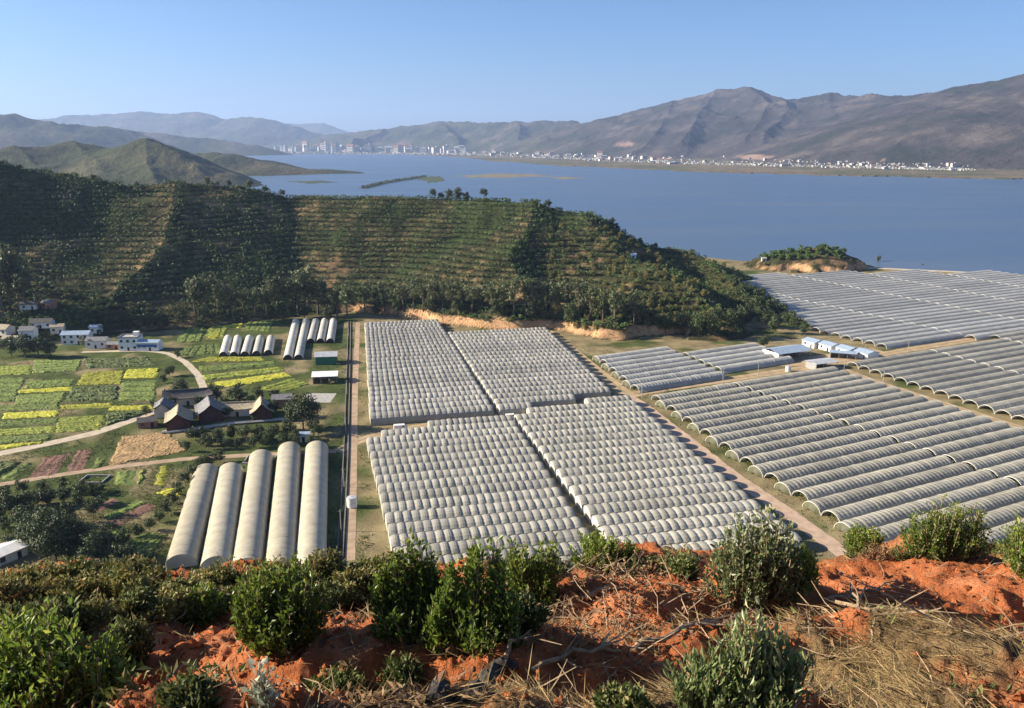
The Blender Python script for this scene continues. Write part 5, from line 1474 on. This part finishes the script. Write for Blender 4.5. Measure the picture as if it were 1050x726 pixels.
def litter():
    rs = np.random.RandomState(61)

    def keepers(n, f):
        x, y = on_slope(n, rs); k = rs.uniform(0, 1, n) < f(x, y)
        return x[k], y[k]
    # lying and tufted straw
    soilf = lambda x, y: sstep(0.42, 0.58, soil_mask(x, y))
    x, y = keepers(170000, lambda x, y: (0.10 + 0.9 * sstep(0.15, 0.75, straw_mask(x, y))) * (1 - 0.86 * soilf(x, y)) * (0.35 + 0.65 * sstep(-2.5, 1.0, x)))
    n = len(x); z = slope_h(x, y)
    flow = 2.2 * fbm(x * 0.7, y * 0.7, 2, 303) + 0.6
    a = flow * 2.0 + rs.normal(0, 0.7, n)
    el = np.abs(rs.normal(0, 0.30, n)); up = rs.uniform(0, 1, n) < 0.04
    el = np.where(up, rs.uniform(.5, 1.4, n), el)
    D = np.stack([np.cos(a) * np.cos(el), np.sin(a) * np.cos(el), np.sin(el) - 0.25 * np.sin(a)], -1)
    V, Ft, r = leaves(np.stack([x, y, z + 0.01 + rs.uniform(0, .05, n)], -1), D, rs.uniform(.08, .27, n), 0.024, rs, 0.010)
    tag(mk('dry_grass', V, [Ft], M['straw'], rnd=r), 'straw coloured dry grass lying on the red slope', 'dry grass', None, 'stuff')
    # dead leaves and brown litter
    x, y = keepers(60000, lambda x, y: 0.35 * (1 - 0.8 * soilf(x, y)) * sstep(-.35, .2, fbm(x * .9, y * .9, 3, 305)))
    n = len(x); z = slope_h(x, y)
    V, Ft, r = leaves(np.stack([x, y, z + rs.uniform(0, .10, n)], -1), rs.normal(0, 1, (n, 3)) * [1, 1, .6] + [0, 0, .2], rs.uniform(.03, .09, n), 0.45, rs, .2)
    tag(mk('leaf_litter', V, [Ft], M['dead_leaf'], rnd=r), 'brown dead leaves strewn over the slope', 'leaf litter', None, 'stuff')
    # green weeds
    x, y = keepers(46000, lambda x, y: 0.9 * sstep(0.02, .45, fbm(x * .6 + 3, y * .6, 3, 307)) * (1 - .9 * soilf(x, y)))
    n = len(x); z = slope_h(x, y)
    V, Ft, r = leaves(np.stack([x, y, z + rs.uniform(0, .16, n)], -1), rs.normal(0, .7, (n, 3)) + [0, 0, .8], rs.uniform(.035, .10, n), 0.35, rs, .12)
    tag(mk('ground_weeds', V, [Ft], M['weed'], rnd=r), 'small green weeds growing between the shrubs', 'weeds', None, 'stuff')
    # clods on the bare soil
    x, y = keepers(26000, lambda x, y: soilf(x, y) * .55)
    n = len(x); z = slope_h(x, y); s = np.exp(rs.normal(-4.15, .55, n))
    ico = np.array([[0, 0, 1.0], [.9, 0, .1], [.2, .85, .2], [-.8, .4, .0], [-.6, -.7, .15], [.35, -.85, .05], [0, 0, -.7]])
    fc = np.array([[0, 1, 2], [0, 2, 3], [0, 3, 4], [0, 4, 5], [0, 5, 1], [6, 2, 1], [6, 3, 2], [6, 4, 3], [6, 5, 4], [6, 1, 5]])
    V = (ico[None] * rs.uniform(.6, 1.3, (n, 7, 1))) * s[:, None, None]
    th = rs.uniform(0, 6.28, n); c_, s_ = np.cos(th)[:, None], np.sin(th)[:, None]
    V = np.stack([V[..., 0] * c_ - V[..., 1] * s_, V[..., 0] * s_ + V[..., 1] * c_, V[..., 2]], -1) + np.stack([x, y, z + s * .3], -1)[:, None]
    col = np.repeat(np.array([[.45, .145, .055]]) * rs.uniform(.6, 1.35, (n, 1)), 7, 0)
    tag(mk('soil_clods', V.reshape(-1, 3), [(fc[None] + np.arange(n)[:, None, None] * 7).reshape(-1, 3)], M['slope'], col=col), 'crumbled clods of red soil', 'soil clods', None, 'stuff')
    # twigs
    x, y = keepers(1900, lambda x, y: .35 + .65 * (pblob(x, y, [(*flat_hit(a, b_), 1.6, 1.2) for a, b_ in ((605, 630), (650, 650), (880, 640), (930, 650), (870, 700), (960, 700), (590, 600))]) > 0))
    b = MB()
    for i in range(len(x)):
        L = rs.uniform(.12, .55); a = rs.uniform(0, 6.28); e = abs(rs.normal(0, .35)); p = np.array([x[i], y[i], float(slope_h(x[i], y[i])) + .02])
        d = np.array([math.cos(a) * math.cos(e), math.sin(a) * math.cos(e), math.sin(e) - .2 * math.sin(a)]); q = p + d * L * .5 + rs.normal(0, .03, 3)
        b.tube([p, q, p + d * L + rs.normal(0, .04, 3)], [.006, .005, .003], 3)
    tag(b.build('dead_twigs', M['twig']), 'dead twigs and cut stalks scattered on the slope', 'twigs', None, 'stuff')

    # single branches and logs
    def branch(p0, p1, rad, label, name='dead_branch', mat='twig', lift=.06, forks=5, cat='branch'):
        a, c = HIT(*p0, 2, 60), HIT(*p1, 2, 60)
        o = thing(name, label, cat, a)
        s = np.linspace(0, 1, 8)[:, None]; L = np.linalg.norm(c - a)
        path = (c - a) * s + rs.normal(0, .025 * L, (8, 3)) * (s > 0)
        g = slope_h(path[:, 0] + a[0], path[:, 1] + a[1]) - a[2]
        path[:, 2] = np.maximum(path[:, 2], g + rad * .5) + lift * np.sin(s[:, 0] * math.pi)
        MB().tube(path, np.linspace(rad, rad * .45, 8), 7).build('stem', M[mat], o)
        for k in range(forks):
            q = path[rs.randint(2, 7)]; d = rs.normal(0, 1, 3); d[2] = abs(d[2]) * .5; d = (c - a) / L * .7 + d * .6; l = L * rs.uniform(.15, .4)
            MB().tube([q, q + d * l * .5 + rs.normal(0, .02, 3), q + d * l], [rad * .5, rad * .35, rad * .15], 4).build('side_shoot', M[mat], o)
    branch((484, 722), (512, 690), .075, 'short thick charred log slanting at the bottom edge', 'charred_log', 'log', .05, 1, 'log')
    branch((508, 690), (531, 688), .06, 'short charred stump lying at the end of the slanting log', 'charred_log', 'log', .03, 0, 'log')
    branch((447, 726), (456, 708), .07, 'small charred stump beside the bottom edge', 'charred_log', 'log', .03, 0, 'log')
    branch((600, 616), (630, 606), .035, 'thick grey branch stub behind the heap of dry stalks', lift=.05, forks=1)
    branch((545, 690), (640, 672), .022, 'long thin dead stem below the heap of dry stalks')
    branch((650, 668), (735, 640), .03, 'long straw coloured stem running up towards the broad pale shrub')
    branch((842, 618), (932, 606), .02, 'thin grey branch lying across the red soil at right')
    branch((848, 620), (992, 648), .024, 'long dark branch slanting over the dry grass at right')
    branch((880, 625), (884, 604), .018, 'short upright dead stick in the hollow at right', forks=3)
    branch((893, 660), (898, 636), .014, 'small pale upright stick among the dry grass', forks=4)
    branch((516, 680), (545, 655), .02, 'pale bent branch at the foot of the right tall shrub')
    branch((462, 672), (459, 640), .012, 'bare thin stem standing before the tall middle pair', forks=1)
    branch((360, 660), (354, 640), .010, 'thin upright twig on the red soil beside the broad dark shrub', forks=1)
    # heap of dry stalks in the middle
    o = thing('stalk_heap', 'tangled heap of dry brown stalks between the shrubs', 'heap of stalks', HIT(610, 640, 2, 60))
    c = HIT(610, 640, 2, 60); b = MB()
    P, D = [], []
    for k in range(240):
        q = rs.normal(0, 1, 2) * [1.0, .75]; g = float(slope_h(c[0] + q[0], c[1] + q[1])) - c[2]
        p = np.array([q[0], q[1], g + rs.uniform(0, .30) * math.exp(-(q @ q) * .5)]); a = rs.uniform(0, 6.28); L = rs.uniform(.15, .5); d = np.array([math.cos(a), math.sin(a), rs.normal(.1, .35)])
        b.tube([p, p + d * L * .5 + rs.normal(0, .03, 3), p + d * L], [.006, .005, .003], 3)
        P.append(p + d * L * rs.uniform(.2, 1, (8, 1))); D.append(rs.normal(0, 1, (8, 3)))
    b.build('stalks', M['twig'], o)
    V, Ft, r = leaves(np.concatenate(P), np.concatenate(D), .06, .4, rs, .2); mk('dry_leaves', V, [Ft], M['dead_leaf'], o, rnd=r)


# ------------------------------------------------------------------ light, air, camera
def world():
    sc = bpy.context.scene
    w = bpy.data.worlds.new('World'); sc.world = w; w.use_nodes = True
    nt = w.node_tree; N, L = nt.nodes, nt.links
    sky = N.new('ShaderNodeTexSky'); sky.sky_type = 'NISHITA'; sky.sun_disc = False
    sky.sun_elevation = SUN_EL; sky.sun_rotation = SUN_ROT; sky.altitude = 1800
    sky.air_density = SKY[1]; sky.dust_density = SKY[2]; sky.ozone_density = SKY[3]
    L.new(sky.outputs[0], N['Background'].inputs['Color']); N['Background'].inputs['Strength'].default_value = SKY[0]
    ld = bpy.data.lights.new('sun', 'SUN'); ld.energy = SUN[0]; ld.angle = R(0.5); ld.color = SUN[1]
    so = bpy.data.objects.new('sun', ld); C.objects.link(so)
    from mathutils import Vector
    d = Vector((-math.cos(SUN_AZ) * math.cos(SUN_EL), math.sin(SUN_AZ) * math.cos(SUN_EL), math.sin(SUN_EL)))
    so.rotation_euler = d.to_track_quat('Z', 'Y').to_euler(); so.location = (-30, 20, 160)
    cd = bpy.data.cameras.new('camera'); cd.sensor_width = 36; cd.lens = F / 1050 * 36; cd.clip_start = 0.1; cd.clip_end = 90000
    co = bpy.data.objects.new('camera', cd); C.objects.link(co); co.location = (0, 0, CAMZ); co.rotation_euler = (math.pi / 2 - PITCH, 0, 0)
    sc.camera = co
    sc.view_settings.view_transform = 'Standard'; sc.view_settings.look = 'None'; sc.view_settings.gamma = 1; sc.view_settings.use_curve_mapping = False
    sc.view_settings.exposure = EXPO
    cy = sc.cycles; cy.use_denoising = True; cy.max_bounces = 5; cy.diffuse_bounces = 2; cy.glossy_bounces = 2; cy.transmission_bounces = 3; cy.transparent_max_bounces = 4; cy.volume_bounces = 0
    try:
        cy.denoiser = 'OPENIMAGEDENOISE'; cy.denoising_input_passes = 'RGB_ALBEDO_NORMAL'; cy.denoising_prefilter = 'ACCURATE'
    except Exception:
        pass
    sc.render.use_persistent_data = False


def haze():
    m = bpy.data.materials.new('haze'); m.use_nodes = True; nt = m.node_tree
    nt.nodes.remove(nt.nodes['Principled BSDF'])
    v = nt.nodes.new('ShaderNodeVolumePrincipled'); v.inputs['Density'].default_value = HAZE[0]; v.inputs['Color'].default_value = (*HAZE[1], 1); v.inputs['Anisotropy'].default_value = HAZE[2]
    v.inputs['Density Attribute'].default_value = ''
    nt.links.new(v.outputs[0], nt.nodes['Material Output'].inputs['Volume'])
    o = MB().box((0, 13500, 596), (62000, 33000, 1210)).build('haze', m)
    tag(o, 'pale blue haze in the air over the valley and lake', 'haze', None, 'stuff')


SUN_ROT = R(-90 + 2)
SKY = (0.062, 1.0, 3.6, 7.0)
SUN = (5.0, (1.0, 0.87, 0.68))
EXPO = 1.42
HAZE = (4.6e-5, (0.44, 0.62, 1.0), 0.2)

import time
_t = time.time()
for fn in (terrain, far_terrain, lake, roads, tunnels, fields, buildings, trees, orchard, town, foreground, litter, world, haze):
    fn(); print('%-12s %.1fs' % (fn.__name__, time.time() - _t)); _t = time.time()
print('tunnels', N_TUNNEL)
